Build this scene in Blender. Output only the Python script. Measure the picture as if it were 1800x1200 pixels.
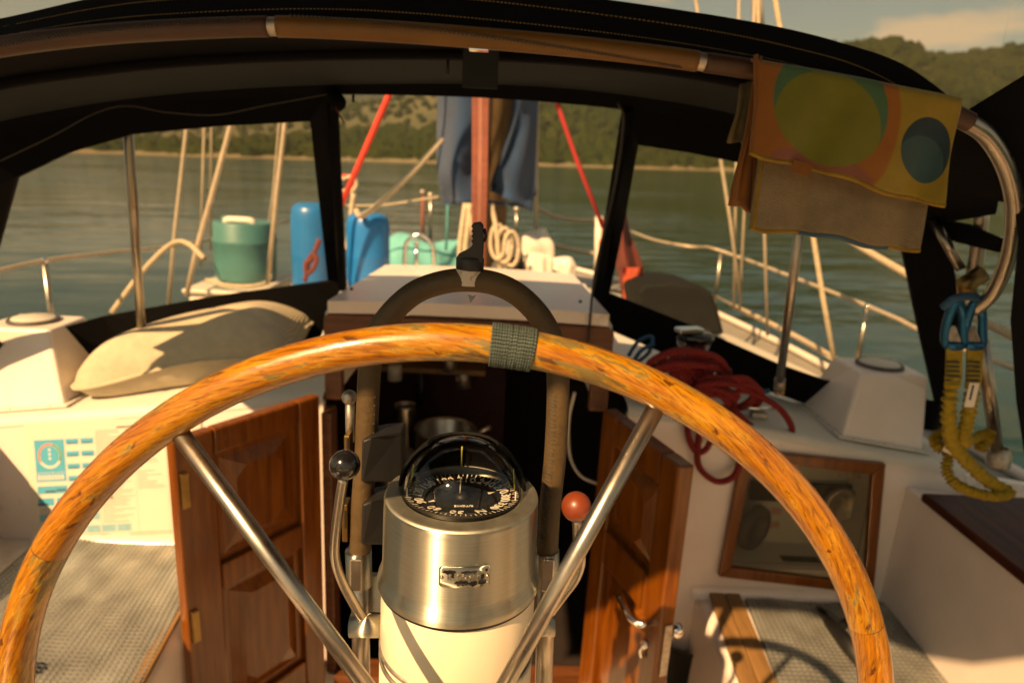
import bpy, bmesh, math, random
import numpy as np
from mathutils import Vector, Matrix
random.seed(7)
rad = math.radians
S = bpy.context.scene
C = S.collection
for o in list(bpy.data.objects): bpy.data.objects.remove(o)

# ------------------------------------------------------------------ camera
EYE = 2.3                                   # eye height above the water
PITCH, ROLL, YAW, HEEL = rad(14.8), rad(1.6), rad(1.0), rad(1.4)
F = 1200 / 1800 * 36.0                      # 24 mm lens
fw = Vector((math.sin(YAW)*math.cos(PITCH), math.cos(YAW)*math.cos(PITCH), -math.sin(PITCH)))
rt0 = Vector((math.cos(YAW), -math.sin(YAW), 0)); up0 = rt0.cross(fw)
rt = rt0*math.cos(ROLL) + up0*math.sin(ROLL); up = -rt0*math.sin(ROLL) + up0*math.cos(ROLL)
cam = bpy.data.cameras.new('camera'); co = bpy.data.objects.new('camera', cam); C.objects.link(co)
co.matrix_world = Matrix(((rt.x, up.x, -fw.x, 0), (rt.y, up.y, -fw.y, 0), (rt.z, up.z, -fw.z, EYE), (0, 0, 0, 1)))
cam.lens = F; cam.sensor_width = 36; cam.clip_start = .02; cam.clip_end = 20000
cam.dof.use_dof = True; cam.dof.focus_distance = .74; cam.dof.aperture_fstop = 4.5
S.camera = co
BOAT = Matrix.Translation((0, 0, EYE)) @ Matrix.Rotation(HEEL, 4, 'Y')   # the boat heels a little to starboard
BI = BOAT.to_3x3().inverted()

# ------------------------------------------------------------------ light
SUN_EL, SUN_AZ = rad(41), rad(213)          # compass bearing of the sun (clockwise from the bow)
W = bpy.data.worlds.new('World'); S.world = W; W.use_nodes = True
n = W.node_tree.nodes; l = W.node_tree.links; n.clear()
out = n.new('ShaderNodeOutputWorld'); bg = n.new('ShaderNodeBackground'); bg.inputs[1].default_value = .06
sky = n.new('ShaderNodeTexSky'); sky.sky_type = 'NISHITA'; sky.sun_disc = False
sky.sun_elevation = SUN_EL; sky.sun_rotation = SUN_AZ; sky.air_density = 1.3; sky.dust_density = 2.5
tint = n.new('ShaderNodeMix'); tint.data_type = 'RGBA'; tint.blend_type = 'MULTIPLY'; tint.inputs[0].default_value = 1
tint.inputs[7].default_value = (.50, .50, .40, 1)
l.new(sky.outputs[0], tint.inputs[6])
tc = n.new('ShaderNodeTexCoord'); mp = n.new('ShaderNodeMapping'); mp.inputs['Scale'].default_value = (1, 1, 2.6)
mp.inputs['Location'].default_value = (3.1, .5, 1.3)
nz = n.new('ShaderNodeTexNoise'); nz.inputs['Scale'].default_value = 3.6; nz.inputs['Detail'].default_value = 7; nz.inputs['Roughness'].default_value = .52
rp = n.new('ShaderNodeValToRGB'); rp.color_ramp.elements[0].position = .52; rp.color_ramp.elements[1].position = .60
l.new(tc.outputs['Generated'], mp.inputs[0]); l.new(mp.outputs[0], nz.inputs['Vector']); l.new(nz.outputs[0], rp.inputs[0])
cl = n.new('ShaderNodeMix'); cl.data_type = 'RGBA'; cl.inputs[7].default_value = (5.0, 3.7, 2.3, 1)
l.new(rp.outputs[0], cl.inputs[0]); l.new(tint.outputs[2], cl.inputs[6])
l.new(cl.outputs[2], bg.inputs[0]); l.new(bg.outputs[0], out.inputs[0])
sd = bpy.data.lights.new('sun', 'SUN'); so = bpy.data.objects.new('sun', sd); C.objects.link(so)
sd.energy = 5.0; sd.angle = rad(.55); sd.color = (1.0, .61, .285)
sv = Vector((math.sin(SUN_AZ)*math.cos(SUN_EL), math.cos(SUN_AZ)*math.cos(SUN_EL), math.sin(SUN_EL)))
so.rotation_euler = sv.to_track_quat('Z', 'Y').to_euler(); so.location = (-5, -8, 12)
S.view_settings.view_transform = 'Standard'; S.view_settings.look = 'None'; S.view_settings.gamma = 1
S.view_settings.exposure = 1.15; S.view_settings.use_curve_mapping = False
S.cycles.max_bounces = 10; S.cycles.transparent_max_bounces = 24; S.cycles.volume_bounces = 1
S.cycles.caustics_reflective = False; S.cycles.caustics_refractive = False
S.cycles.use_denoising = True; S.cycles.sample_clamp_indirect = 6

# ------------------------------------------------------------------ pixel -> boat frame (camera is the boat frame's origin)
def ray(x, y): return BI @ (fw + rt*((x-900)/1200) - up*((y-600)/1200))
def at(x, y, Y): d = ray(x, y); return d*(Y/d.y)
def atz(x, y, z): d = ray(x, y); return d*(z/d.z)
def atx(x, y, X): d = ray(x, y); return d*(X/d.x)
def onp(x, y, p0, nn): d = ray(x, y); return d*(p0.dot(nn)/d.dot(nn))
V = lambda *a: Vector(a)
XC = -.035
def zdeck(x): return -.625 - .128*abs(x-XC) - (.012 if x > .9 else 0)*min(1, (x-.9)*4 if x > .9 else 0)

# ------------------------------------------------------------------ materials
MATS = {}
def mat(name, col, rough=.5, metal=0., var=.12, scale=18., bump=0., bscale=None, coat=0., col2=None, spec=None, stretch=(1,1,1), sheen=0., rvar=.12, aniso=False, dirt=None):
    if name in MATS: return MATS[name]
    m = bpy.data.materials.new(name); m.use_nodes = True; t = m.node_tree; N = t.nodes; L = t.links
    b = N['Principled BSDF']
    tc = N.new('ShaderNodeTexCoord'); mp = N.new('ShaderNodeMapping'); mp.inputs['Scale'].default_value = stretch
    L.new(tc.outputs['Object'], mp.inputs[0])
    nz = N.new('ShaderNodeTexNoise'); nz.inputs['Scale'].default_value = scale; nz.inputs['Detail'].default_value = 6; nz.inputs['Roughness'].default_value = .6
    L.new(mp.outputs[0], nz.inputs['Vector'])
    rp = N.new('ShaderNodeValToRGB'); L.new(nz.outputs[0], rp.inputs[0])
    c2 = col2 or tuple(c*(1+var) for c in col); c1 = col if col2 else tuple(c*(1-var) for c in col)
    rp.color_ramp.elements[0].position = .34; rp.color_ramp.elements[1].position = .66
    rp.color_ramp.elements[0].color = (*c1, 1); rp.color_ramp.elements[1].color = (*c2, 1)
    src = rp.outputs[0]
    if dirt:
        n2 = N.new('ShaderNodeTexNoise'); n2.inputs['Scale'].default_value = dirt[1]; n2.inputs['Detail'].default_value = 9; n2.inputs['Roughness'].default_value = .72
        L.new(tc.outputs['Object'], n2.inputs['Vector'])
        r2 = N.new('ShaderNodeValToRGB'); r2.color_ramp.elements[0].position = dirt[2]; r2.color_ramp.elements[1].position = dirt[2]+.14
        L.new(n2.outputs[0], r2.inputs[0])
        mx = N.new('ShaderNodeMix'); mx.data_type = 'RGBA'; mx.inputs[7].default_value = (*dirt[0], 1)
        L.new(r2.outputs[0], mx.inputs[0]); L.new(src, mx.inputs[6]); src = mx.outputs[2]
    L.new(src, b.inputs['Base Color'])
    mr = N.new('ShaderNodeMapRange'); mr.inputs[3].default_value = max(.02, rough-rvar*rough); mr.inputs[4].default_value = min(1, rough+rvar*rough*2)
    L.new(nz.outputs[0], mr.inputs[0]); L.new(mr.outputs[0], b.inputs['Roughness'])
    b.inputs['Metallic'].default_value = metal
    b.inputs['Coat Weight'].default_value = coat; b.inputs['Coat Roughness'].default_value = .12
    if sheen: b.inputs['Sheen Weight'].default_value = sheen
    if spec is not None: b.inputs['Specular IOR Level'].default_value = spec
    if aniso:
        b.inputs['Anisotropic'].default_value = 1.0; b.inputs['Anisotropic Rotation'].default_value = .25
        tg = N.new('ShaderNodeTangent'); tg.direction_type = 'RADIAL'; tg.axis = 'Z'; L.new(tg.outputs[0], b.inputs['Tangent'])
    if bump:
        n3 = N.new('ShaderNodeTexNoise'); n3.inputs['Scale'].default_value = bscale or scale*4; n3.inputs['Detail'].default_value = 4
        L.new(mp.outputs[0], n3.inputs['Vector'])
        bp = N.new('ShaderNodeBump'); bp.inputs['Strength'].default_value = bump; bp.inputs['Distance'].default_value = .004
        L.new(n3.outputs[0], bp.inputs['Height']); L.new(bp.outputs[0], b.inputs['Normal'])
    MATS[name] = m; return m

def braid(m, pitch, fleck=None, amount=.7):
    t = m.node_tree; N = t.nodes; L = t.links; b = N['Principled BSDF']; uv = N.new('ShaderNodeUVMap'); hs = []
    for sg in (1, -1):
        mp = N.new('ShaderNodeMapping'); mp.inputs['Rotation'].default_value = (0, 0, sg*rad(38)); L.new(uv.outputs[0], mp.inputs[0])
        w = N.new('ShaderNodeTexWave'); w.bands_direction = 'X'; w.inputs['Scale'].default_value = 1/pitch/3.2; w.inputs['Distortion'].default_value = .4; L.new(mp.outputs[0], w.inputs[0]); hs.append(w.outputs['Fac'])
    a = N.new('ShaderNodeMath'); a.operation = 'MULTIPLY'; L.new(hs[0], a.inputs[0]); L.new(hs[1], a.inputs[1])
    bp = N.new('ShaderNodeBump'); bp.inputs['Strength'].default_value = 1; bp.inputs['Distance'].default_value = .003; L.new(a.outputs[0], bp.inputs['Height']); L.new(bp.outputs[0], b.inputs['Normal'])
    mr = N.new('ShaderNodeMapRange'); mr.inputs[3].default_value = 1-amount; mr.inputs[4].default_value = 1.15; mr.inputs[2].default_value = .6; L.new(a.outputs[0], mr.inputs[0])
    mx = N.new('ShaderNodeMix'); mx.data_type = 'RGBA'; mx.blend_type = 'MULTIPLY'; mx.inputs[0].default_value = 1; L.new(b.inputs['Base Color'].links[0].from_socket, mx.inputs[6]); L.new(mr.outputs[0], mx.inputs[7]); L.new(mx.outputs[2], b.inputs['Base Color'])
    return m
def weave(m, scale, strength=.35):           # woven cloth relief on top of an existing material
    t = m.node_tree; N = t.nodes; L = t.links; b = N['Principled BSDF']
    tc = N.new('ShaderNodeTexCoord'); w1 = N.new('ShaderNodeTexWave'); w2 = N.new('ShaderNodeTexWave')
    w1.bands_direction = 'X'; w2.bands_direction = 'Z'
    for w in (w1, w2): w.inputs['Scale'].default_value = scale; w.inputs['Distortion'].default_value = .6; L.new(tc.outputs['Object'], w.inputs[0])
    a = N.new('ShaderNodeMath'); L.new(w1.outputs['Fac'], a.inputs[0]); L.new(w2.outputs['Fac'], a.inputs[1])
    bp = N.new('ShaderNodeBump'); bp.inputs['Strength'].default_value = strength; bp.inputs['Distance'].default_value = .002
    L.new(a.outputs[0], bp.inputs['Height'])
    for x in list(b.inputs['Normal'].links): L.new(x.from_socket, bp.inputs['Normal'])
    L.new(bp.outputs[0], b.inputs['Normal']); return m

gel = mat('white_gelcoat', (.74, .66, .60), .32, var=.05, scale=5, coat=.15, dirt=((.42, .34, .22), 3.2, .60))
gel_dull = mat('dull_white_gelcoat', (.60, .57, .50), .45, var=.06, scale=6, dirt=((.34, .28, .2), 7, .64))
cream = mat('cream_enamel', (.78, .69, .51), .30, var=.03, scale=6, coat=.25, dirt=((.30, .22, .13), 60, .70))
nonskid = mat('deck_nonskid', (.55, .52, .46), .6, var=.07, scale=30, bump=.5, bscale=260)
steel = mat('stainless', (.40, .365, .31), .27, 1, var=.06, scale=40, rvar=.3)
brushed = mat('brushed_stainless', (.50, .49, .40), .37, 1, var=.10, scale=26, stretch=(1, 1, 34), rvar=.10, aniso=True)
chrome = mat('chrome', (.75, .73, .70), .10, 1, var=.03)
brass = mat('old_brass', (.26, .17, .06), .4, 1, var=.2)
dullal = mat('dull_metal', (.42, .38, .32), .45, .9, var=.25, scale=60)
canvas = weave(mat('black_canvas', (.0042, .0044, .0056), .9, var=.25, scale=6, bump=.25, bscale=20, spec=.12), 700)
canvas_in = weave(mat('navy_canvas_lining', (.030, .037, .042), .9, var=.12, scale=3, spec=.15), 700)
black = mat('black_plastic', (.006, .006, .0065), .5, var=.2, scale=30)
gloss_black = mat('gloss_black', (.008, .008, .009), .16, var=.2, scale=30, coat=.4)
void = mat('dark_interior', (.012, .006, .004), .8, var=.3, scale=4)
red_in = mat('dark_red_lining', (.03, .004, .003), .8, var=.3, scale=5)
teak = mat('varnished_teak', (.095, .024, .001), .28, var=.3, scale=7, col2=(.19, .058, .003), stretch=(9, 9, .7), coat=.25, spec=.3, bump=.06, bscale=40, dirt=((.055, .016, .002), 9, .66))
teak_dark = mat('dark_varnished_wood', (.022, .006, .003), .34, var=.3, scale=6, col2=(.085, .024, .010), stretch=(8, .8, 8), coat=.0, spec=.08)
teak_shaded = mat('shaded_teak', (.070, .022, .006), .45, var=.3, scale=7, col2=(.13, .045, .012), stretch=(.7, 9, 9), bump=.1, bscale=40)  # darker teak, the companionway's dim light put into its colour
trim = mat('worn_teak_trim', (.17, .090, .028), .55, var=.3, scale=6, col2=(.27, .15, .05), stretch=(10, .7, 10), bump=.25, bscale=30)
leather = mat('worn_leather', (.046, .028, .008), .6, var=.2, scale=14, col2=(.080, .050, .016), bump=.25, bscale=140, dirt=((.03, .016, .007), 24, .56))
leather_o = mat('orange_leather', (.15, .068, .006), .5, var=.15, scale=12, bump=.15, bscale=150, dirt=((.2, .09, .02), 14, .62))
leather_b = mat('brown_leather', (.055, .022, .008), .5, var=.2, scale=12, bump=.15, bscale=150)
thread = mat('thread', (.05, .05, .045), .8)
thread_y = mat('yellow_thread', (.30, .20, .07), .8)
rope_red = mat('red_rope', (.25, .008, .006), .75, var=.3, scale=120, bump=.8, bscale=420, dirt=((.45, .32, .12), 190, .66))
rope_red_b = mat('bright_red_rope', (.62, .05, .03), .7, var=.15, scale=60, bump=.5, bscale=200)
rope_cream = mat('cream_rope', (.55, .47, .33), .8, var=.15, scale=60, bump=.6, bscale=220)
rope_brown = mat('faded_red_rope', (.25, .085, .060), .8, var=.2, scale=50, bump=.6, bscale=200)
rope_blue = mat('blue_rope', (.02, .08, .17), .75, var=.3, scale=90, bump=.5, bscale=260)
rope_teal = mat('teal_rope', (.06, .25, .27), .75, var=.3, scale=80)
wire = mat('rigging_wire', (.50, .43, .33), .45, .3, var=.1, scale=40)
cordm = mat('green_cord', (.085, .125, .115), .75, var=.25, scale=90, bump=.5, bscale=500, dirt=((.42, .27, .05), 330, .66))
blue_pl = mat('blue_plastic', (.012, .15, .45), .35, var=.08, scale=5, coat=.1)
teal_pl = mat('teal_plastic', (.060, .19, .20), .4, var=.1, scale=5)
white_pl = mat('white_plastic', (.72, .68, .6), .4, var=.05)
denim = weave(mat('blue_sailcloth', (.013, .042, .110), .9, var=.2, scale=4, sheen=.15), 260, .5)
teal_cl = mat('teal_canvas', (.12, .38, .38), .85, var=.18, scale=5, bump=.5, bscale=9)
sailcl = mat('white_sailcloth', (.66, .61, .52), .8, var=.12, scale=8, bump=.4, bscale=20)
mastm = mat('brown_mast', (.15, .10, .045), .5, var=.15, scale=8, coat=.1)
pillow_m = mat('beige_pillow_cloth', (.52, .45, .31), .9, var=.08, scale=30, sheen=.2)
yellow = mat('yellow_elastic', (.30, .21, .006), .8, var=.2, scale=70, bump=.6, bscale=300)
blue_al = mat('blue_anodised', (.015, .11, .24), .35, .6, var=.15)
red_ball = mat('red_knob', (.16, .030, .008), .38, var=.08, scale=30, coat=.1)
paper = mat('paper', (.72, .66, .55), .5, var=.03, scale=8, coat=.2)
ink = mat('print_blue', (.09, .40, .58), .5, var=.05, scale=40, coat=.2)
inkp = mat('print_pale_blue', (.26, .47, .52), .5, var=.12, scale=60, coat=.2)
inkg = mat('print_grey', (.36, .32, .27), .6)
inkd = mat('print_dark', (.06, .05, .045), .6)
inkr = mat('print_red', (.55, .16, .10), .6)
inkgr = mat('print_green', (.07, .24, .06), .6, var=.5, scale=50)
cardm = mat('compass_card', (.006, .006, .0065), .7, spec=.1)
mark = mat('compass_mark', (.85, .80, .66), .6, var=.02)
lub = mat('lubber_yellow', (.55, .50, .03), .5)
pink = mat('pink_label', (.55, .30, .24), .6)
greyd = mat('dark_grey_plastic', (.06, .06, .062), .5, var=.15)
fadedred = mat('faded_red_cloth', (.13, .030, .024), .85, var=.3, scale=9)
orange = mat('orange_cloth', (.34, .055, .022), .8)

braid(rope_red, .010, amount=.45); braid(rope_cream, .012, amount=.25); braid(cordm, .0022, amount=.3)

def wheel_wood():
    m = bpy.data.materials.new('varnished_wheel_wood'); m.use_nodes = True; t = m.node_tree; N = t.nodes; L = t.links; b = N['Principled BSDF']
    uv = N.new('ShaderNodeUVMap')
    def noise(sc, rot, scale, det=6, ro=.6, dist=0.):
        mp = N.new('ShaderNodeMapping'); mp.inputs['Scale'].default_value = (*sc, 1)
        pr = N.new('ShaderNodeMapping'); pr.inputs['Rotation'].default_value = (0, 0, rot)
        L.new(uv.outputs[0], pr.inputs[0]); L.new(pr.outputs[0], mp.inputs[0])
        z = N.new('ShaderNodeTexNoise'); z.inputs['Scale'].default_value = scale; z.inputs['Detail'].default_value = det; z.inputs['Roughness'].default_value = ro; z.inputs['Distortion'].default_value = dist
        L.new(mp.outputs[0], z.inputs['Vector']); return z.outputs[0]
    def ramp(src, a, c, b_=None, d=None, mid=None):
        r = N.new('ShaderNodeValToRGB'); e = r.color_ramp.elements; e[0].position, e[0].color = a, (*c, 1)
        e[1].position, e[1].color = b_, (*d, 1)
        if mid: x = e.new(mid[0]); x.color = (*mid[1], 1)
        L.new(src, r.inputs[0]); return r.outputs[0]
    def mix(f, a, c):
        x = N.new('ShaderNodeMix'); x.data_type = 'RGBA'; L.new(f, x.inputs[0]); L.new(a, x.inputs[6])
        if isinstance(c, tuple): x.inputs[7].default_value = (*c, 1)
        else: L.new(c, x.inputs[7])
        return x.outputs[2]
    grain = noise((9, 250), rad(-6), 1.0, 9, .70, 0.)
    base = ramp(grain, .32, (.10, .027, .0010), .70, (.43, .195, .008), (.5, (.29, .105, .0026)))
    big = noise((9, 22), 0, 1.0, 5, .62)
    base = mix(ramp(big, .46, (0,)*3, .66, (.75,)*3), base, (.45, .225, .008))
    patch = noise((14, 62), rad(-7), 1.3, 8, .70, .12)
    wear = noise((3.2, 5), 0, 1.0, 2, .5)
    ad = N.new('ShaderNodeMath'); ad.operation = 'MULTIPLY_ADD'; ad.inputs[1].default_value = .75; L.new(wear, ad.inputs[0]); L.new(patch, ad.inputs[2])
    sb = N.new('ShaderNodeMath'); sb.operation = 'SUBTRACT'; sb.inputs[1].default_value = .365; L.new(ad.outputs[0], sb.inputs[0]); patch = sb.outputs[0]
    halo = ramp(patch, .53, (0,)*3, .61, (.7,)*3)
    base = mix(halo, base, (.46, .31, .022))
    grey = ramp(patch, .580, (0,)*3, .605, (.92,)*3)
    base = mix(grey, base, (.13, .10, .030))
    spots = noise((24, 70), rad(-12), 1.5, 5, .6, .5)
    base = mix(ramp(spots, .615, (0,)*3, .66, (.95,)*3), base, (.07, .022, .003))
    streak = noise((26, 300), rad(-13), 1.6, 4, .6)
    base = mix(ramp(streak, .51, (0,)*3, .64, (.8,)*3), base, (.10, .038, .003))
    L.new(base, b.inputs['Base Color'])
    L.new(ramp(patch, .56, (.24,)*3, .68, (.62,)*3), b.inputs['Roughness'])
    b.inputs['Coat Weight'].default_value = .38; b.inputs['Coat Roughness'].default_value = .12; b.inputs['Specular IOR Level'].default_value = .4
    bp = N.new('ShaderNodeBump'); bp.inputs['Strength'].default_value = .28; bp.inputs['Distance'].default_value = .0015
    hh = N.new('ShaderNodeMath'); hh.operation = 'SUBTRACT'; L.new(grain, hh.inputs[0]); L.new(grey, hh.inputs[1]); L.new(hh.outputs[0], bp.inputs['Height'])
    L.new(bp.outputs[0], b.inputs['Normal']); return m
wheelwood = wheel_wood()

def vinyl_mat(name, haze, tintc, scratch=.0, gloss=.10):
    m = bpy.data.materials.new(name); m.use_nodes = True; t = m.node_tree; N = t.nodes; L = t.links; N.clear()
    o = N.new('ShaderNodeOutputMaterial'); tr = N.new('ShaderNodeBsdfTransparent'); tr.inputs[0].default_value = (*tintc, 1)
    df = N.new('ShaderNodeBsdfDiffuse'); df.inputs[0].default_value = (.62, .56, .45, 1); tl = N.new('ShaderNodeBsdfTranslucent'); tl.inputs[0].default_value = (.62, .56, .45, 1)
    md = N.new('ShaderNodeMixShader'); md.inputs[0].default_value = .5; L.new(df.outputs[0], md.inputs[1]); L.new(tl.outputs[0], md.inputs[2])
    tc = N.new('ShaderNodeTexCoord'); mp = N.new('ShaderNodeMapping'); mp.inputs['Scale'].default_value = (7, 7, .8); L.new(tc.outputs['Object'], mp.inputs[0])
    z = N.new('ShaderNodeTexNoise'); z.inputs['Scale'].default_value = 2.2; z.inputs['Detail'].default_value = 7; z.inputs['Roughness'].default_value = .7; L.new(mp.outputs[0], z.inputs['Vector'])
    r = N.new('ShaderNodeMapRange'); r.inputs[1].default_value = .3; r.inputs[2].default_value = .75; r.inputs[3].default_value = haze*.8; r.inputs[4].default_value = haze*1.3; L.new(z.outputs[0], r.inputs[0])
    fac = r.outputs[0]
    if scratch:
        mp2 = N.new('ShaderNodeMapping'); mp2.inputs['Scale'].default_value = (24, 24, 2.2); mp2.inputs['Rotation'].default_value = (0, rad(-7), 0); L.new(tc.outputs['Object'], mp2.inputs[0])
        v = N.new('ShaderNodeTexNoise'); v.inputs['Scale'].default_value = 1.6; v.inputs['Detail'].default_value = 1; L.new(mp2.outputs[0], v.inputs['Vector'])
        rr = N.new('ShaderNodeMapRange'); rr.inputs[1].default_value = .70; rr.inputs[2].default_value = .80; rr.inputs[4].default_value = scratch; L.new(v.outputs[0], rr.inputs[0])
        a = N.new('ShaderNodeMath'); L.new(fac, a.inputs[0]); L.new(rr.outputs[0], a.inputs[1]); fac = a.outputs[0]
    m1 = N.new('ShaderNodeMixShader'); L.new(fac, m1.inputs[0]); L.new(tr.outputs[0], m1.inputs[1]); L.new(md.outputs[0], m1.inputs[2])
    gl = N.new('ShaderNodeBsdfGlossy'); gl.inputs['Roughness'].default_value = .08
    fr = N.new('ShaderNodeFresnel'); fr.inputs[0].default_value = 1.5 if gloss > .9 else 1.35
    mf = N.new('ShaderNodeMath'); mf.operation = 'MULTIPLY'; mf.inputs[1].default_value = gloss; gb = N.new('ShaderNodeNewGeometry'); ib = N.new('ShaderNodeMath'); ib.operation = 'SUBTRACT'; ib.inputs[0].default_value = 1; L.new(gb.outputs['Backfacing'], ib.inputs[1]); mb_ = N.new('ShaderNodeMath'); mb_.operation = 'MULTIPLY'; L.new(ib.outputs[0], mb_.inputs[0]); L.new(fr.outputs[0], mb_.inputs[1]); L.new(mb_.outputs[0], mf.inputs[0])
    m2 = N.new('ShaderNodeMixShader'); L.new(mf.outputs[0], m2.inputs[0]); L.new(m1.outputs[0], m2.inputs[1]); L.new(gl.outputs[0], m2.inputs[2])
    L.new(m2.outputs[0], o.inputs[0]); return m
vinyl = vinyl_mat('clear_vinyl', .030, (.90, .88, .82), .10, .16)
vinyl2 = vinyl_mat('scuffed_clear_vinyl', .05, (.92, .88, .80), .55)
glass = vinyl_mat('locker_glass', .05, (.86, .84, .78))
domeglass = vinyl_mat('compass_dome_glass', .003, (.80, .80, .80), 0, 1.0)
for nd in domeglass.node_tree.nodes:
    if nd.type == 'BSDF_GLOSSY': nd.inputs['Roughness'].default_value = .03

# ------------------------------------------------------------------ mesh builder
def smooth_pts(pts, k=6, closed=False):
    P = [Vector(p) for p in pts]; nP = len(P); R = []
    rng = nP if closed else nP-1
    for i in range(rng):
        p0 = P[(i-1) % nP] if closed or i > 0 else P[0]*2-P[1]
        p1 = P[i]; p2 = P[(i+1) % nP]
        p3 = P[(i+2) % nP] if closed or i+2 < nP else P[-1]*2-P[-2]
        for j in range(k):
            t = j/k
            R.append(.5*((2*p1) + (p2-p0)*t + (2*p0-5*p1+4*p2-p3)*t*t + (3*p1-p0-3*p2+p3)*t**3))
    if not closed: R.append(P[-1])
    return R

class MB:
    def __init__(s): s.v = []; s.f = []; s.mi = []; s.sm = []; s.uv = {}
    def add(s, vs, fs, smooth=False, m=0, uvs=None):
        b = len(s.v); s.v += [Vector(x) for x in vs]
        for k, f in enumerate(fs):
            if uvs: s.uv[len(s.f)] = uvs[k]
            s.f.append([i+b for i in f]); s.mi.append(m); s.sm.append(smooth)
        return s
    def hexa(s, p, m=0):                     # 4 bottom corners then 4 top corners
        return s.add(p, [(0,3,2,1), (4,5,6,7), (0,1,5,4), (1,2,6,5), (2,3,7,6), (3,0,4,7)], m=m)
    def box(s, c, d, M=None, m=0):
        x, y, z = (k/2 for k in d); p = [V(sx*x, sy*y, sz*z) for sz in (-1, 1) for sx, sy in ((-1,-1), (1,-1), (1,1), (-1,1))]
        if M: p = [M @ q for q in p]
        return s.hexa([q+Vector(c) for q in p], m)
    def prism(s, poly, off, m=0, smooth=False):
        k = len(poly); off = Vector(off); p = [Vector(q) for q in poly]
        return s.add(p+[q+off for q in p], [tuple(range(k)), tuple(range(2*k-1, k-1, -1))]+[(i, i+k, (i+1) % k+k, (i+1) % k) for i in range(k)], m=m)
    def tube(s, pts, r, n=10, closed=False, m=0, caps=True, flat=1., rfun=None, ref=None):
        P = [Vector(p) for p in pts]; k = len(P); vs = []; fs = []; uvs = []
        T = [((P[(i+1) % k]-P[i-1]) if closed else (P[min(i+1, k-1)]-P[max(i-1, 0)])).normalized() for i in range(k)]
        up_ = Vector(ref) if ref else (V(0, 0, 1) if abs(T[0].z) < .9 else V(0, 1, 0))
        N_ = (up_-T[0]*up_.dot(T[0])).normalized(); L_ = 0; us = []
        for i in range(k):
            N_ = (N_-T[i]*N_.dot(T[i]))
            N_ = N_.normalized(); B_ = T[i].cross(N_)
            rr = rfun(i/(k-1)) if rfun else (r[i] if isinstance(r, (list, tuple)) else r)
            if i: L_ += (P[i]-P[i-1]).length
            us.append(L_)
            for j in range(n):
                a = 2*math.pi*j/n; vs.append(P[i]+N_*math.cos(a)*rr*flat+B_*math.sin(a)*rr)
        r0 = r if isinstance(r, (int, float)) else .01
        for i in range(k if closed else k-1):
            i2 = (i+1) % k; u2 = us[i2] if i2 else L_+(P[0]-P[-1]).length
            for j in range(n):
                j2 = (j+1) % n; fs.append((i*n+j, i*n+j2, i2*n+j2, i2*n+j))
                va, vb = 2*math.pi*r0*j/n, 2*math.pi*r0*(j+1)/n
                uvs.append(((us[i], va), (us[i], vb), (u2, vb), (u2, va)))
        s.add(vs, fs, True, m, uvs)
        if caps and not closed:
            b = len(s.v)-k*n
            s.f.append([b+j for j in range(n)][::-1]); s.mi.append(m); s.sm.append(False)
            s.f.append([b+(k-1)*n+j for j in range(n)]); s.mi.append(m); s.sm.append(False)
        return s
    def lathe(s, prof, c, n=40, ax=None, m=0, a0=0, a1=2*math.pi, smooth=True):
        c = Vector(c); q = (Vector(ax).normalized() if ax else V(0, 0, 1)).to_track_quat('Z', 'Y') if ax else None
        full = abs(a1-a0-2*math.pi) < 1e-6; na = n if full else n+1; vs = []
        for (r, z) in prof:
            for j in range(na):
                a = a0+(a1-a0)*j/n; p = V(r*math.cos(a), r*math.sin(a), z); vs.append(c+(q @ p if q else p))
        fs = []
        for i in range(len(prof)-1):
            for j in range(n):
                j2 = (j+1) % na; fs.append((i*na+j, i*na+j2, (i+1)*na+j2, (i+1)*na+j))
        return s.add(vs, fs, smooth, m)
    def sphere(s, c, r, n=16, sc=(1,1,1), m=0):
        prof = [(max(1e-5, r*math.sin(math.pi*i/n)), -r*math.cos(math.pi*i/n)) for i in range(n+1)]
        b = len(s.v); s.lathe(prof, (0,0,0), n*2, m=m)
        for i in range(b, len(s.v)): q = s.v[i]; s.v[i] = V(q.x*sc[0], q.y*sc[1], q.z*sc[2])+Vector(c)
        return s
    def grid(s, fn, nu, nv, smooth=True, m=0):
        vs = [fn(i/nu, j/nv) for j in range(nv+1) for i in range(nu+1)]; w = nu+1
        return s.add(vs, [(j*w+i, j*w+i+1, (j+1)*w+i+1, (j+1)*w+i) for j in range(nv) for i in range(nu)], smooth, m,
                     [((i/nu, j/nv), ((i+1)/nu, j/nv), ((i+1)/nu, (j+1)/nv), (i/nu, (j+1)/nv)) for j in range(nv) for i in range(nu)])
    def strip(s, a, b, smooth=True, m=0):
        k = len(a); return s.add(list(a)+list(b), [(i, i+1, k+i+1, k+i) for i in range(k-1)], smooth, m)
    def ribbon(s, a, b, th, m=0):            # a strip with thickness
        k = len(a); A = [Vector(p) for p in a]; Bv = [Vector(p) for p in b]; nn = []
        for i in range(k):
            t = A[min(i+1, k-1)]-A[max(i-1, 0)]; nn.append(t.cross(Bv[i]-A[i]).normalized()*th)
        s.strip(A, Bv, True, m); s.strip([p+q for p, q in zip(Bv, nn)], [p+q for p, q in zip(A, nn)], True, m)
        s.strip(Bv, [p+q for p, q in zip(Bv, nn)], False, m); s.strip([p+q for p, q in zip(A, nn)], A, False, m)
        return s
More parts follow.
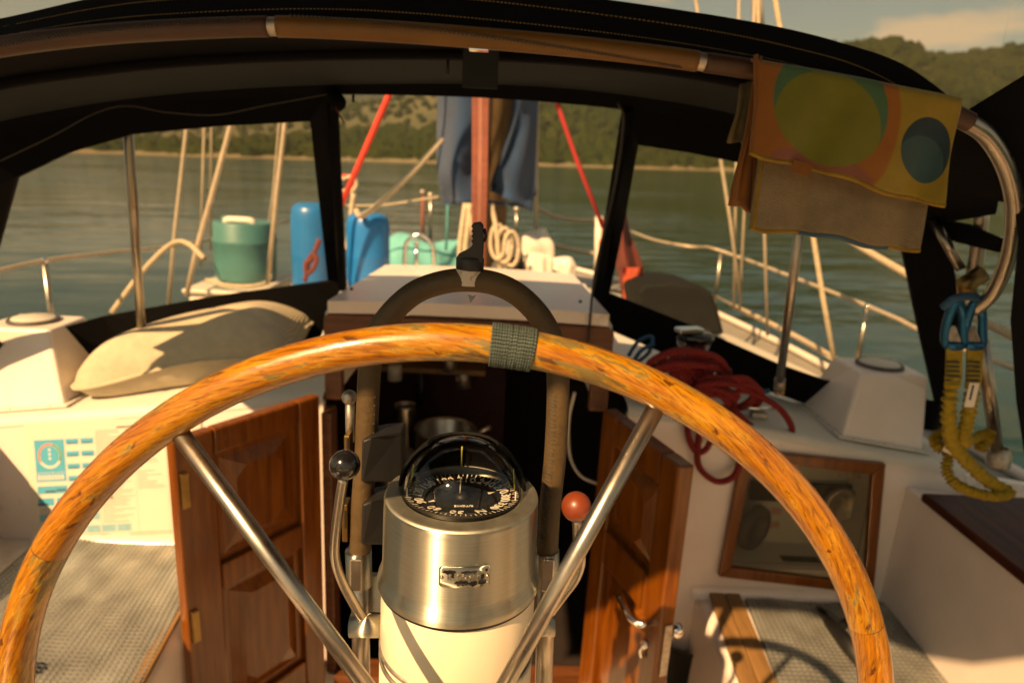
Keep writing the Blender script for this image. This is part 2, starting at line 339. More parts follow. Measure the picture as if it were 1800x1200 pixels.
    def build(s, name, mats, parent=None, bevel=0, boat=True):
        me = bpy.data.meshes.new(name); ms = mats if isinstance(mats, (list, tuple)) else [mats]
        base = parent_base(parent)
        if base is None:
            xs = [v.x for v in s.v]; ys = [v.y for v in s.v]; zs = [v.z for v in s.v]
            base = V((min(xs)+max(xs))/2, (min(ys)+max(ys))/2, min(zs)); own = True
        else: own = False
        me.from_pydata([(v-base)[:] for v in s.v], [], s.f)
        me.polygons.foreach_set('material_index', s.mi); me.polygons.foreach_set('use_smooth', s.sm)
        if s.uv:
            u = me.uv_layers.new(name='UVMap')
            for fi, c in s.uv.items():
                p = me.polygons[fi]
                for li, q in zip(p.loop_indices, c): u.data[li].uv = q
        for m in ms: me.materials.append(m)
        me.update()
        o = bpy.data.objects.new(name, me); C.objects.link(o)
        if own: o.location = base; BASES[o.name] = base
        else: o.parent = parent; BASES[o.name] = base
        if own and boat: BOATED.append(o)
        if bevel:
            b = o.modifiers.new('bevel', 'BEVEL'); b.width = bevel; b.segments = 2; b.limit_method = 'ANGLE'; b.angle_limit = rad(40); b.harden_normals = False
        return o
BASES = {}; BOATED = []
def parent_base(p): return BASES[p.name] if p is not None else None
def tag(o, label=None, cat=None, group=None, kind=None):
    if label: o['label'] = label
    if cat: o['category'] = cat
    if group: o['group'] = group
    if kind: o['kind'] = kind
    return o
def thing(name, label, cat, base, group=None):
    o = bpy.data.objects.new(name, None); o.empty_display_size = .05; C.objects.link(o); o.location = base; BASES[o.name] = Vector(base); BOATED.append(o)
    return tag(o, label, cat, group)
def text_mesh(txt, size, M, name, m, parent, extrude=.0003, sx=1.):
    cu = bpy.data.curves.new(name, 'FONT'); cu.body = txt; cu.size = size; cu.align_x = 'CENTER'; cu.align_y = 'CENTER'; cu.extrude = extrude; cu.resolution_u = 3
    to = bpy.data.objects.new(name, cu); C.objects.link(to); bpy.context.view_layer.update()
    me = bpy.data.meshes.new_from_object(to); bpy.data.objects.remove(to); bpy.data.curves.remove(cu)
    base = parent_base(parent); me.transform(Matrix.Translation(-base) @ M @ Matrix.Diagonal((sx, 1, 1, 1))); me.materials.clear(); me.materials.append(m)
    o = bpy.data.objects.new(name, me); C.objects.link(o); o.parent = parent; BASES[o.name] = base
    return o
def rope(name, pts, r, m, label, cat='rope', group=None, k=6, n=8, closed=False, parent=None):
    if k == 1 and name in ('shroud', 'halyard', 'red_line'):      # run the rigging on up, well above the dodger
        a_, b_ = Vector(pts[0]), Vector(pts[1]); d_ = (a_-b_).normalized(); pts = [a_+d_*((5.5-a_.z)/max(.3, d_.z))]+list(pts)
    mb = MB(); mb.tube(smooth_pts(pts, k, closed) if k > 1 else pts, r, n, closed)
    o = mb.build(name, m, parent); return tag(o, label, cat, group) if parent is None else o

# ================================================================== SETTING (world frame)
def water_mat():
    m = bpy.data.materials.new('sea_water'); m.use_nodes = True; t = m.node_tree; N = t.nodes; L = t.links; b = N['Principled BSDF']
    b.inputs['Base Color'].default_value = (.004, .024, .015, 1); b.inputs['Roughness'].default_value = .10; b.inputs['IOR'].default_value = 1.33
    tc = N.new('ShaderNodeTexCoord')
    def nz(sc, st, d=3):
        mp = N.new('ShaderNodeMapping'); mp.inputs['Scale'].default_value = st; L.new(tc.outputs['Object'], mp.inputs[0])
        z = N.new('ShaderNodeTexNoise'); z.inputs['Scale'].default_value = sc; z.inputs['Detail'].default_value = d; L.new(mp.outputs[0], z.inputs['Vector']); return z.outputs[0]
    a = nz(.55, (.45, 1, 1), 3); c = nz(2.6, (.5, 1, 1), 3); big = nz(.05, (.6, 1, 1), 3)
    s1 = N.new('ShaderNodeMath'); s1.operation = 'MULTIPLY_ADD'; s1.inputs[1].default_value = .12; L.new(c, s1.inputs[0]); L.new(a, s1.inputs[2])
    r = N.new('ShaderNodeMapRange'); r.inputs[1].default_value = .42; r.inputs[2].default_value = .62; r.inputs[3].default_value = .14; r.inputs[4].default_value = .9; L.new(big, r.inputs[0])
    bp = N.new('ShaderNodeBump'); bp.inputs['Distance'].default_value = .28; L.new(r.outputs[0], bp.inputs['Strength']); L.new(s1.outputs[0], bp.inputs['Height']); L.new(bp.outputs[0], b.inputs['Normal'])
    return m
mb = MB(); R_ = 6000
mb.grid(lambda u, v: V((u-.5)*2*R_, (v-.5)*2*R_, 0), 2, 2, False)
tag(mb.build('sea', water_mat(), boat=False), kind='structure')

def hnoise(x, y, sd=0.):
    return (math.sin(x*.011+sd)+.6*math.sin(x*.027+1.3*sd+y*.006)+.35*math.sin(x*.061+2.1*sd+y*.02)+.2*math.sin(x*.13+sd*.7+y*.05))/2.15
forest_col = mat('forest_ground', (.016, .022, .004), .95, spec=0, var=.35, scale=.02, rvar=0)
leafm = mat('forest_leaf', (.011, .020, .003), .95, var=.0, scale=.05, col2=(.028, .034, .006), rvar=0, bump=1., bscale=.6, spec=0)
hill_dry = mat('dry_hillside', (.040, .042, .014), .95, var=.3, scale=.03, col2=(.075, .070, .025), rvar=0)
sand = mat('shore_sand', (.15, .12, .06), .95, var=.2, scale=.1)
def ridge(name, x0, x1, y0, depth, hfun, m, nx=120, ny=26):
    mb = MB()
    def fn(u, v):
        x = x0+(x1-x0)*u; y = y0+depth*v+18*math.sin(x*.018)+9*math.sin(x*.05)
        h = hfun(x, v)
        return V(x, y, max(-.5, h))
    mb.grid(fn, nx, ny); return tag(mb.build(name, m, boat=False), kind='structure')
def near_h(x, v):                             # the wooded hill that rises to starboard
    top = 1.3*float(np.interp(x, (-300, -190, -150, -110, -50, 0, 60, 150, 230, 300, 420, 560), (2, 4, 13, 20, 24, 46, 64, 80, 92, 84, 70, 60)))+(4+.04*abs(x+150))*hnoise(x*1.6, 0, .4)
    return -1+3*min(1, v*20)+top*(1-math.cos(min(1, v*1.15)*math.pi))/2*1.0+4*hnoise(x*3, v*300, 1.)*min(1, v*5)
near = ridge('wooded_hill', -300, 560, 390, 330, near_h, forest_col, 150, 40)
def far_h(x, v): return -1+2*min(1, v*20)+(150+60*hnoise(x*.35, 0, 1.7)+(70 if x > 200 else 0)*min(1, (x-200)/500 if x > 200 else 0))*(1-math.cos(min(1, v*1.1)*math.pi))/2
ridge('far_hill', -2200, 2200, 1150, 900, far_h, forest_col, 140, 20)
def mid_h(x, v): return -1+2*min(1, v*20)+max(6, 34*math.exp(-((x+235)/75)**2)+52*math.exp(-((x+70)/90)**2)+16+8*hnoise(x*2, 0, 3))*math.sin(min(1, v*1.2)*math.pi*.5)
ridge('grassy_hill', -900, 100, 560, 260, mid_h, hill_dry, 130, 20)
mb = MB()
mb.strip([V(x, 388+18*math.sin(x*.018)+9*math.sin(x*.05)-9-3*math.sin(x*.11), -.3) for x in range(-300, 570, 10)], [V(x, 398+18*math.sin(x*.018)+9*math.sin(x*.05), 2.2+.6*math.sin(x*.2)) for x in range(-300, 570, 10)])
tag(mb.build('beach', sand, boat=False), kind='structure')
mb = MB()
mb.strip([V(x, 560+18*math.sin(x*.018)+9*math.sin(x*.05)-12, -.3) for x in range(-900, 110, 10)], [V(x, 566+18*math.sin(x*.018)+9*math.sin(x*.05), 2.6) for x in range(-900, 110, 10)])
tag(mb.build('beach', sand, boat=False), kind='structure')
# tree crowns on the hills, one mass
def forest(name, x0, x1, y0, depth, hfun, cnt, r0, r1, m, sd):
    rng = np.random.default_rng(sd); bm = bmesh.new(); bmesh.ops.create_icosphere(bm, subdivisions=2, radius=1)
    bv = np.array([v.co[:] for v in bm.verts]); bf = np.array([[v.index for v in f.verts] for f in bm.faces]); bm.free()
    nv = len(bv); vs = []; fs = []
    for i in range(cnt):
        x = rng.uniform(x0, x1); v = rng.uniform(.012, 1)**1.3; y = y0+depth*v+18*math.sin(x*.018)+9*math.sin(x*.05); h = hfun(x, v)
        r = rng.uniform(r0, r1); k = 1+.38*np.sin(bv@rng.normal(size=3)*4.5+rng.uniform(0, 6))+rng.normal(0, .12, nv)
        vs.append(bv*k[:, None]*np.array([r, r, r*rng.uniform(.7, 1.25)])+np.array([x, y, h+r*.35])); fs.append(bf+i*nv)
    vs = np.concatenate(vs); fs = np.concatenate(fs); me = bpy.data.meshes.new(name)
    me.vertices.add(len(vs)); me.vertices.foreach_set('co', vs.astype(np.float32).ravel()); me.loops.add(fs.size); me.loops.foreach_set('vertex_index', fs.astype(np.int32).ravel())
    me.polygons.add(len(fs)); me.polygons.foreach_set('loop_start', np.arange(0, fs.size, 3, dtype=np.int32)); me.update(calc_edges=True); me.materials.append(m)
    o = bpy.data.objects.new(name, me); C.objects.link(o); return tag(o, kind='stuff')
forest('forest', -300, 560, 392, 330, near_h, 9500, 2.2, 4.6, leafm, 3)
forest('forest', -1700, 1900, 1152, 800, far_h, 3600, 9, 20, leafm, 5)
forest('scrub', -700, 60, 564, 240, mid_h, 1400, 1.3, 3.6, leafm, 6)

mb = MB(); mb.box((0, 0, 199), (12400, 12400, 402))
hm = bpy.data.materials.new('haze_air'); hm.use_nodes = True; hn = hm.node_tree.nodes; hn.clear()
ho = hn.new('ShaderNodeOutputMaterial'); hv = hn.new('ShaderNodeVolumePrincipled'); hv.inputs['Density'].default_value = .00010; hv.inputs['Color'].default_value = (.90, .95, .95, 1); hv.inputs['Anisotropy'].default_value = 0
hm.node_tree.links.new(hv.outputs[0], ho.inputs['Volume'])
tag(mb.build('haze', hm, boat=False), kind='stuff')

# ================================================================== THE BOAT
boat = thing('sailboat', 'white fibreglass sailboat with open cockpit, low cabin and wooden companionway', 'sailboat', (XC, 2.4, -1.9))
YB = 1.90
# cabin bulkhead, with openings for the companionway and the instrument locker
XL, XR = -.50, .40                           # companionway jambs
wa, wb = at(1300, 812, YB), at(1533, 1022, YB)
WX0, WX1, WZ1, WZ0 = .772, 1.190, -.850, -1.205
mb = MB()
def slab(x0, x1, z0, z1a, z1b, y0=YB, th=.03): mb.hexa([V(x0, y0, z0), V(x1, y0, z0), V(x1, y0+th, z0), V(x0, y0+th, z0), V(x0, y0, z1a), V(x1, y0, z1b), V(x1, y0+th, z1b), V(x0, y0+th, z1a)])
e = .028
slab(-1.9, XL, -1.75, zdeck(-1.9)-e, zdeck(XL)-e)
slab(XR, WX0, -1.75, zdeck(XR)-e, zdeck(WX0)-e); slab(WX1, 1.9, -1.75, zdeck(WX1)-e, zdeck(1.9)-e)
slab(WX0, WX1, -1.75, WZ0, WZ0); slab(WX0, WX1, WZ1, zdeck(WX0)-e, zdeck(WX1)-e)
slab(XL, XR, -1.75, -1.66, -1.66)
mb.build('cabin_bulkhead', gel, boat)
# cabin top with a rounded aft edge
prof = [(YB-.002, -.030), (YB, -.014), (YB+.010, -.004), (YB+.026, 0), (YB+.3, .006), (YB+.8, .012), (3.4, -.02), (4.2, -.09), (4.9, -.15), (5.0, -.2), (5.1, -.42)]
mb = MB()
for x0, x1, p0 in ((-1.5, XL, 0), (XR, 1.45, 0)):
    def ctop(u, v):
        yy, dz = prof[round(v*(len(prof)-1))]; x = x0+(x1-x0)*u; w_ = 1-.34*max(0, min(1, (yy-2.25)/2.6)); x = x*w_ if abs(x) > .55 else x
        return V(x, yy, zdeck(x)+dz)
    mb.grid(ctop, 10, len(prof)-1)
mb.grid(lambda u, v: V(XL+(XR-XL)*u, 2.6+2.3*v, zdeck(XL+(XR-XL)*u)+.006-.16*v), 6, 6)
for sx, xx in ((-1, -1.5), (1, 1.45)):       # cabin sides down to the side decks
    wf_ = lambda yy: 1-.34*max(0, min(1, (yy-2.25)/2.6))
    mb.strip([V(xx*wf_(p[0]), p[0], zdeck(xx*wf_(p[0]))+p[1]) for p in prof], [V(xx*wf_(p[0])+sx*.06, p[0], -1.05) for p in prof])
mb.build('cabin_top', gel_dull, boat)
mb = MB()
def sidedeck(sx):
    o_ = [V(sx*w_, y, -1.03) for y, w_ in ((-.8, 1.95), (.5, 1.97), (1.9, 1.95), (3, 1.89), (4, 1.78), (5, 1.60), (5.6, 1.40), (6.2, 1.10), (6.9, .68), (7.5, .26), (7.8, .02))]
    i_ = [V(sx*min(1.5 if p.y > 1.8 else 1.4, abs(p.x)*.98) if p.y < 5.65 else 0, p.y, p.z+.01) for p in o_]
    mb.strip(i_, o_)
    hull = [V(p.x*.94, p.y, -2.6) for p in o_]; mb.strip(o_, hull)
    return o_
edges = [sidedeck(-1), sidedeck(1)]
mb.build('side_deck', mat('grey_deck_paint', (.26, .25, .22), .6, var=.1, scale=20, bump=.4, bscale=220), boat); mb = MB()
mb.grid(lambda u, v: V((u-.5)*3.7*(1-.25*v), -.75-2.1*v, -.86-.02*v), 4, 4)
mb.add([V(-1.95, -.75, -1.78), V(1.95, -.75, -1.78), V(1.9, -.751, -.86), V(-1.9, -.751, -.86)], [(0, 1, 2, 3)])
mb.build('aft_deck', gel, boat)
for ed in edges: MB().tube([p+V(0, 0, .025) for p in ed], .022, 8).build('toe_rail', gel, boat)
# cockpit: sole, seats, coamings
mb = MB(); mb.box((0, .55, -1.77), (3.8, 2.7, .06)); mb.build('cockpit_sole', nonskid, boat)
SZL, SZR = -1.205, -1.312
def seat(sx, xin):
    x_out = sx*(1.38 if sx > 0 else 1.6); SZ = SZR if sx > 0 else SZL
    def fn(u, v):                             # rounded inner edge, then the flat top
        t = u*3
        if t < 1: x, z = xin+sx*.02, -1.76+(SZ-.03+1.76)*t
        elif t < 2: an = (t-1)*math.pi/2; x, z = xin+sx*.05-sx*.03*math.cos(an), SZ-.03+.03*math.sin(an)
        else: x, z = xin+sx*.05+(x_out-xin-sx*.05)*(t-2), SZ
        return V(x, -.7+(YB+.7-.001)*v, z)
    m_ = MB(); m_.grid(fn, 18, 12); return m_.build('cockpit_seat', gel, boat)
seat(-1, -.755); seat(1, .655)
for sx in (-1, 1):                            # cockpit coamings
    X = 1.27 if sx > 0 else -1.56
    SZ = SZR if sx > 0 else SZL
    mb = MB()
    mb.grid(lambda u, v: V(X+sx*(.0+.01*u), -.7+(YB+.699)*v, SZ-.01+.42*u), 8, 6)
    mb.grid(lambda u, v: V(X+sx*(.01+.6*u), -.7+(YB+.699)*v, SZ+.41-.06*u), 2, 6)
    mb.build('coaming', gel, boat)
    mb = MB(); y1, y0 = 1.80, -.6
    mb.hexa([V(X-sx*.012, y0, SZ+.415), V(X+sx*.34, y0, SZ+.415), V(X+sx*.34, y1, SZ+.415), V(X-sx*.012, y1, SZ+.415), V(X-sx*.012, y0, SZ+.442), V(X+sx*.34, y0, SZ+.442), V(X+sx*.34, y1, SZ+.442), V(X-sx*.012, y1, SZ+.442)])
    mb.build('coaming_board', teak_dark, boat, bevel=.008)
# fillet where the seat meets the bulkhead
for x0, x1, SZ in ((-1.4, -.7, SZL), (.66, 1.265, SZR)):
    mb = MB(); mb.grid(lambda u, v: V(x0+(x1-x0)*u, YB-.003-.022*(1-math.sin(v*math.pi/2)), SZ+.002+.035*(1-math.cos(v*math.pi/2))), 4, 8); mb.build('seat_fillet', gel, boat)
# worn teak edging along both seats
for a, b_ in (((338, 1050), (250, 1215)), ((1243, 1040), (1302, 1215))):
    SZ = SZR if a[0] > 900 else SZL; zt = SZ+.004; p, q = atz(*a, zt), atz(*b_, zt); sx = 1 if a[0] > 900 else -1
    d = (p-q).normalized(); q = p-d*1.6; w = V(-d.y, d.x, 0)*(-1)*sx; w = w if w.x*sx > 0 else -w
    wd = .100 if sx > 0 else .035
    nb = 2 if sx > 0 else 1
    for k in range(nb):
        mb = MB(); mb.prism([p+w*(wd*k/nb+.001), q+w*(wd*k/nb+.001), q+w*(wd*(k+1)/nb-.001), p+w*(wd*(k+1)/nb-.001)], (0, 0, .014)); mb.build('teak_strip', trim, boat, bevel=.003)
# dark cabin interior
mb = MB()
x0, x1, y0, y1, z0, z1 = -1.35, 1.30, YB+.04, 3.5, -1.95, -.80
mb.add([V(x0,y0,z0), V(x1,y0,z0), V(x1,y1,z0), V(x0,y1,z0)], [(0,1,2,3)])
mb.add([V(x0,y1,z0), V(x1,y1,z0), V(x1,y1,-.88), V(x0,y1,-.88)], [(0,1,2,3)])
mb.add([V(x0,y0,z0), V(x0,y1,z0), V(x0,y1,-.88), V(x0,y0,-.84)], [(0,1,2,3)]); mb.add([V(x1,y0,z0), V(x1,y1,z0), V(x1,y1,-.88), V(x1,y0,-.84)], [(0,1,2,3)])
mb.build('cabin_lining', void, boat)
# sliding hatch and companionway frame
hz = -.405
mb = MB(); hx0, hx1 = at(576, 540, 1.885).x, at(1072, 545, 1.885).x
def hatch(u, v):
    x = hx0+(hx1-hx0)*u; crown = .008*(1-(2*u-1)**2)
    return V(x+(XC-x)*.10*v, 1.885+.70*v, hz+crown)
mb.grid(hatch, 14, 6)
lo = lambda v: [hatch(u/14, v)-V(0, 0, .035) for u in range(15)]
mb.strip([hatch(u/14, 0) for u in range(15)], lo(0)); mb.strip([hatch(u/14, 1) for u in range(15)], [hatch(u/14, 1)-V(0, 0, .25) for u in range(15)])
for u in (0, 1): mb.strip([hatch(u, v/6) for v in range(7)], [hatch(u, v/6)-V(0, 0, .035) for v in range(7)], False)
h_ = mb.build('sliding_hatch', gel, boat)
for px, py in ((618, 509), (1020, 531)): MB().sphere(at(px, py, 1.93)+V(0, 0, .002), .005, 6).build('screw', black, h_)
for sx, xx in ((-1, hx0), (1, hx1)):
    mb = MB(); mb.hexa([V(xx-.02, 1.93, -.69), V(xx+.02, 1.93, -.69), V(xx+.02, 2.62, -.69), V(xx-.02, 2.62, -.69), V(xx-.02, 1.93, hz-.04), V(xx+.02, 1.93, hz-.04), V(xx+.02, 2.62, hz-.04), V(xx-.02, 2.62, hz-.04)]); mb.build('hatch_rail', gel_dull, boat, bevel=.006)
mb = MB()                                     # wooden header with rounded ends
mb.prism([V(hx0-.015, 1.892, -.70), V(hx0-.015, 1.892, -.455), V(hx0, 1.892, -.443), V(hx1, 1.892, -.443), V(hx1+.02, 1.892, -.46), V(hx1+.02, 1.892, -.70),
          V(hx1-.035, 1.892, -.70), V(hx1-.035, 1.892, -.575), V(hx1-.08, 1.892, -.53), V(hx0+.08, 1.892, -.53), V(hx0+.035, 1.892, -.575), V(hx0+.035, 1.892, -.70)], (0, .035, 0))
mb.build('hatch_header', teak_shaded, boat, bevel=.004)
for xx in (XL+.012, XR-.012):
    mb = MB(); mb.box((xx, YB+.02, -1.19), (.03, .075, .90)); mb.build('door_jamb', teak_shaded, boat, bevel=.004)
mb = MB(); mb.box(((XL+XR)/2, YB+.01, -1.655), (XR-XL-.05, .09, .03)); mb.build('sill', teak_shaded, boat, bevel=.004)

# --- cabin doors, hung on the jambs and folded back into the cockpit
def door(hinge, free, zt, zb, th, label, rects, nside):
    """hinge/free: top corners; the panel face points along nside"""
    ux = (free-hinge); wdt = ux.length; ux.normalize(); nn = V(-ux.y, ux.x, 0); nn = nn if nn.dot(nside) > 0 else -nn
    D = MB(); H = zt-zb
    fx = lambda u, z, d=0: V(hinge.x, hinge.y, 0)+ux*u+nn*d+V(0, 0, z)
    # stiles and rails built as pieces round two sunk panels
    rs = [(r[0]*wdt, r[1]*wdt, zt-r[2]*H, zt-r[3]*H) for r in rects]
    fr = thing_part = None
    u0, u1 = rs[0][0], rs[0][1]
    def pc(m_, a, b, za, zb_, d0=0., d1=None):
        d1 = th if d1 is None else d1
        m_.hexa([fx(a, zb_, d0), fx(b, zb_, d0), fx(b, zb_, d1), fx(a, zb_, d1), fx(a, za, d0), fx(b, za, d0), fx(b, za, d1), fx(a, za, d1)])
    pc(D, 0, u0, zt, zb); pc(D, u1, wdt, zt, zb)
    zz = [zt]+[k for r in rs for k in (r[2], r[3])]+[zb]
    for k in range(0, len(zz), 2): pc(D, u0+.0005, u1-.0005, zz[k], zz[k+1])
    o = D.build('cabin_door', teak, boat, bevel=.006); tag(o, label)
    for r in rs:
        Pn = MB(); a, b, za, zb_ = r
        pc(Pn, a+.0005, b-.0005, za-.0005, zb_+.0005, th*.25, th*.45)
        bm_ = .22*(b-a)                        # raised field with sloping margins
        ia = [fx(a+.02, za-.02, th*.452), fx(b-.02, za-.02, th*.452), fx(b-.02, zb_+.02, th*.452), fx(a+.02, zb_+.02, th*.452)]
        ch = bm_*.55; A0, B0, T0, U0 = a+bm_, b-bm_, za-bm_, zb_+bm_     # field with cut corners
        ib = [fx(A0, T0-ch, th*.95), fx(A0+ch, T0, th*.95), fx(B0-ch, T0, th*.95), fx(B0, T0-ch, th*.95), fx(B0, U0+ch, th*.95), fx(B0-ch, U0, th*.95), fx(A0+ch, U0, th*.95), fx(A0, U0+ch, th*.95)]
        Pn.add(ia+ib, [(0,5,4), (0,1,6,5), (1,7,6), (1,2,8,7), (2,9,8), (2,3,10,9), (3,11,10), (3,0,4,11), tuple(range(4, 12))])
        Pn.build('panel', teak, o)
    return o, fx, wdt, nn
hl = V(XL-.02, 1.86, 0); fl = at(303, 762, 1.55); zt_l = -.682
fl = atz(303, 765, zt_l); dl = (V(fl.x, fl.y, 0)-hl)
zt_l = at(548, 690, 1.86).z
fl = atz(289, 770, zt_l)
ld, lfx, lw, ln = door(hl, V(fl.x, fl.y, 0), zt_l, zt_l-.98, .032, 'varnished wooden door standing open left of the companionway', [(.17, .76, .07, .385), (.17, .76, .46, .86)], V(1, -1, 0))
for v in (.16, .62):
    mb = MB(); c = lfx(lw-.02, zt_l-.82*v, .036); mb.box(c, (.02, .012, .09), Matrix.Rotation(math.atan2(ln.y, ln.x)+math.pi/2, 3, 'Z'))
    mb.build('latch_plate', brass, ld, bevel=.002)
hr = V(XR-.045, 1.85, 0); zt_r = at(1075, 714, 1.86).z; fr_ = atz(1222, 817, zt_r)
rd, rfx, rw, rn = door(hr, V(fr_.x, fr_.y, 0), zt_r, zt_r-.98, .044, 'varnished wooden door with lever handle standing open right of the companionway', [(.20, .80, .085, .35), (.20, .80, .46, .90)], V(-1, -1, 0))
Rz = Matrix.Rotation(math.atan2(rn.y, rn.x)+math.pi/2, 3, 'Z')
zh = zt_r-.48
hb = MB(); hb.box(rfx(rw*.87, zh, .036), (.036, .006, .17), Rz); hp = hb.build('handle', chrome, rd, bevel=.002)
hb = MB(); hb.tube([rfx(rw*.87, zh+.02, .036), rfx(rw*.87, zh+.02, .075)], .010, 10); hb.tube(smooth_pts([rfx(rw*.87, zh+.02, .07), rfx(rw*.78, zh+.02, .078), rfx(rw*.60, zh+.032, .072)], 5), .009, 10)
hb.tube([rfx(rw*.87, zh-.045, .036), rfx(rw*.87, zh-.045, .052)], .012, 12); hb.tube(smooth_pts([rfx(rw*.87, zh-.045, .05), rfx(rw*.86, zh-.065, .054), rfx(rw*.87, zh-.085, .05)], 4), .005, 8)
hb.build('handle', chrome, rd)
hb = MB(); hb.box(rfx(rw+.002, zh-.03, .017), (.004, .022, .15), Rz); hb.build('lock_plate', dullal, rd, bevel=.001)
hb = MB(); hb.sphere(rfx(rw*.9, zh-.01, -.035), .022, 10); hb.tube([rfx(rw*.9, zh-.01, 0), rfx(rw*.9, zh-.01, -.03)], .008); hb.build('knob', chrome, rd)

# --- instrument locker with a glazed wooden frame
mb = MB(); d_ = .16
ix0, ix1, iz0, iz1 = WX0+.002, WX1-.002, WZ0+.002, WZ1-.002
def q4(a, b, c, d): mb.add([a, b, c, d], [(0,1,2,3)])
q4(V(ix0,YB+d_,iz0), V(ix1,YB+d_,iz0), V(ix1,YB+d_,iz1), V(ix0,YB+d_,iz1))
for a, b in (((ix0,iz0), (ix1,iz0)), ((ix1,iz0), (ix1,iz1)), ((ix1,iz1), (ix0,iz1)), ((ix0,iz1), (ix0,iz0))):
    q4(V(a[0],YB+.03,a[1]), V(b[0],YB+.03,b[1]), V(b[0],YB+d_,b[1]), V(a[0],YB+d_,a[1]))
mb.build('locker', gel_dull, boat)
fm = thing_fr = MB(); fwid = .035
o4 = [at(1306, 790, YB-.022), at(1558, 816, YB-.022), at(1536, 1045, YB-.022), at(1264, 1014, YB-.022)]
cc = sum(o4, V(0,0,0))/4
i4 = [o4[0]+V(fwid,0,-fwid), o4[1]+V(-fwid,0,-fwid), o4[2]+V(-fwid,0,fwid), o4[3]+V(fwid,0,fwid)]
lf = None
pcs = []
for k in range(4):
    m_ = MB(); k2 = (k+1) % 4; m_.prism([o4[k], o4[k2], i4[k2], i4[k]], (0, .0215, 0)); pcs.append(m_)
wf = pcs[0].build('locker_frame', teak, boat, bevel=.004)
for m_ in pcs[1:]: m_.build('frame_rail', teak, wf, bevel=.004)
m_ = MB(); m_.prism([p+V(0, .012, 0) for p in i4], (0, .003, 0)); m_.build('pane', glass, wf)
for k in range(3): MB().sphere(at(1476+17*k, 834+2*k, YB-.026), .0045, 6).build('screw', brass, wf)
def inl(px, py, dy=.12): return at(px, py, YB+dy)
c = inl(1322, 925, .09); m_ = MB(); m_.lathe([(.0, .0), (.035, .004), (.045, .02), (.060, .026), (.075, .018), (.078, 0)], c, 28, (0.7, -1, 0)); m_.build('speaker', greyd, boat)
c = inl(1478, 885, .12); m_ = MB(); m_.lathe([(0, .012), (.045, .012), (.052, .02), (.058, .012), (.058, 0)], c, 28, (0, -1, 0)); m_.build('gauge', dullal, boat)
for px, py in ((1338, 896), (1364, 898), (1361, 922)):
    m_ = MB(); p = inl(px, py, .155); m_.box(p, (.034, .002, .022)); m_.build('sticker', pink, boat)
m_ = MB(); m_.box(inl(1405, 990, .06), (.13, .04, .035)); lb = m_.build('terminal_block', black, boat, bevel=.004); m_ = MB(); m_.box(inl(1408, 998, .036), (.12, .004, .012)); m_.build('brass_strip', brass, lb)
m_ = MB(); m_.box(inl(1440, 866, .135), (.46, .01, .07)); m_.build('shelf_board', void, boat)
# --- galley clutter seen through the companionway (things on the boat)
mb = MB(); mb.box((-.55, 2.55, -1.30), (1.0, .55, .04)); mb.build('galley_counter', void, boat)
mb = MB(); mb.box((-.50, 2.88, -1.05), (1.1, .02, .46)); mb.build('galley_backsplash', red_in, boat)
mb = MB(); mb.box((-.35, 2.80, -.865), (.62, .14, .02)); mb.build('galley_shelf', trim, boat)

# ================================================================== THINGS ON THE CABIN TOP
def vent_box(front_tl, front_tr, front_bl, front_br, outx, label, lidpx, lidlabel=None):
    yb, yt = 1.955, 2.01
    bl, br = at(*front_bl, yb), at(*front_br, yb); tl, tr = at(*front_tl, yt), at(*front_tr, yt)
    zt = (tl.z+tr.z)/2; tl.z = tr.z = zt
    for p in (bl, br): p.z = zdeck(p.x)+.006
    dep = .26
    tl2, tr2 = tl+V(0, dep*.72, 0), tr+V(0, dep*.72, 0); bl2, br2 = bl+V(0, dep*1.15, 0), br+V(0, dep*1.15, 0)
    t = thing('vent_box', label, 'vent box', ((bl.x+br.x)/2, yb+dep/2, min(bl.z, br.z)), 'vent boxes on the cabin top')
    m_ = MB(); m_.hexa([bl, br, br2, bl2, tl, tr, tr2, tl2]); m_.build('housing', gel, t, bevel=.010)
    m_ = MB()
    fl_ = .016; zl = lambda p, s: V(p.x, p.y, zdeck(p.x)+.004+s)
    q = [bl+V(-fl_, -fl_, 0), br+V(fl_, -fl_, 0), br2+V(fl_, fl_, 0), bl2+V(-fl_, fl_, 0)]
    m_.hexa([zl(p, 0) for p in q]+[zl(p, .006) for p in q]); m_.build('base_flange', gel_dull, t, bevel=.002)
    for p, q_ in ((bl, br), (bl, bl2), (br, br2)):
        for f_ in (.12, .5, .88):
            x_ = p.lerp(q_, f_)+(V(0, -.011, 0) if q_ is br else V(.011 if p is br else -.011, 0, 0)); MB().sphere(V(x_.x, x_.y, zdeck(x_.x)+.0105), .0035, 6).build('screw', dullal, t)
    c = (tl+tr+tl2+tr2)/4; r = .072
    m_ = MB(); m_.lathe([(r, .001), (r, .008), (r*.93, .012), (r*.86, .009), (.0001, .010)], c, 40); lid = m_.build('lid', greyd, t)
    m_ = MB(); m_.lathe([(r*.84, .0095), (r*.80, .013), (.0001, .0135)], c, 40); m_.build('lid_disc', gel_dull, lid)
    return t
vent_box((-40, 578), (86, 575), (-70, 722), (112, 700), -1, 'white tapered vent box partly in sunlight beside the pillow', (50, 563))
vent_box((1515, 650), (1632, 666), (1480, 766), (1622, 797), 1, 'white tapered vent box in shade at the foot of the right dodger strut', (1555, 640))

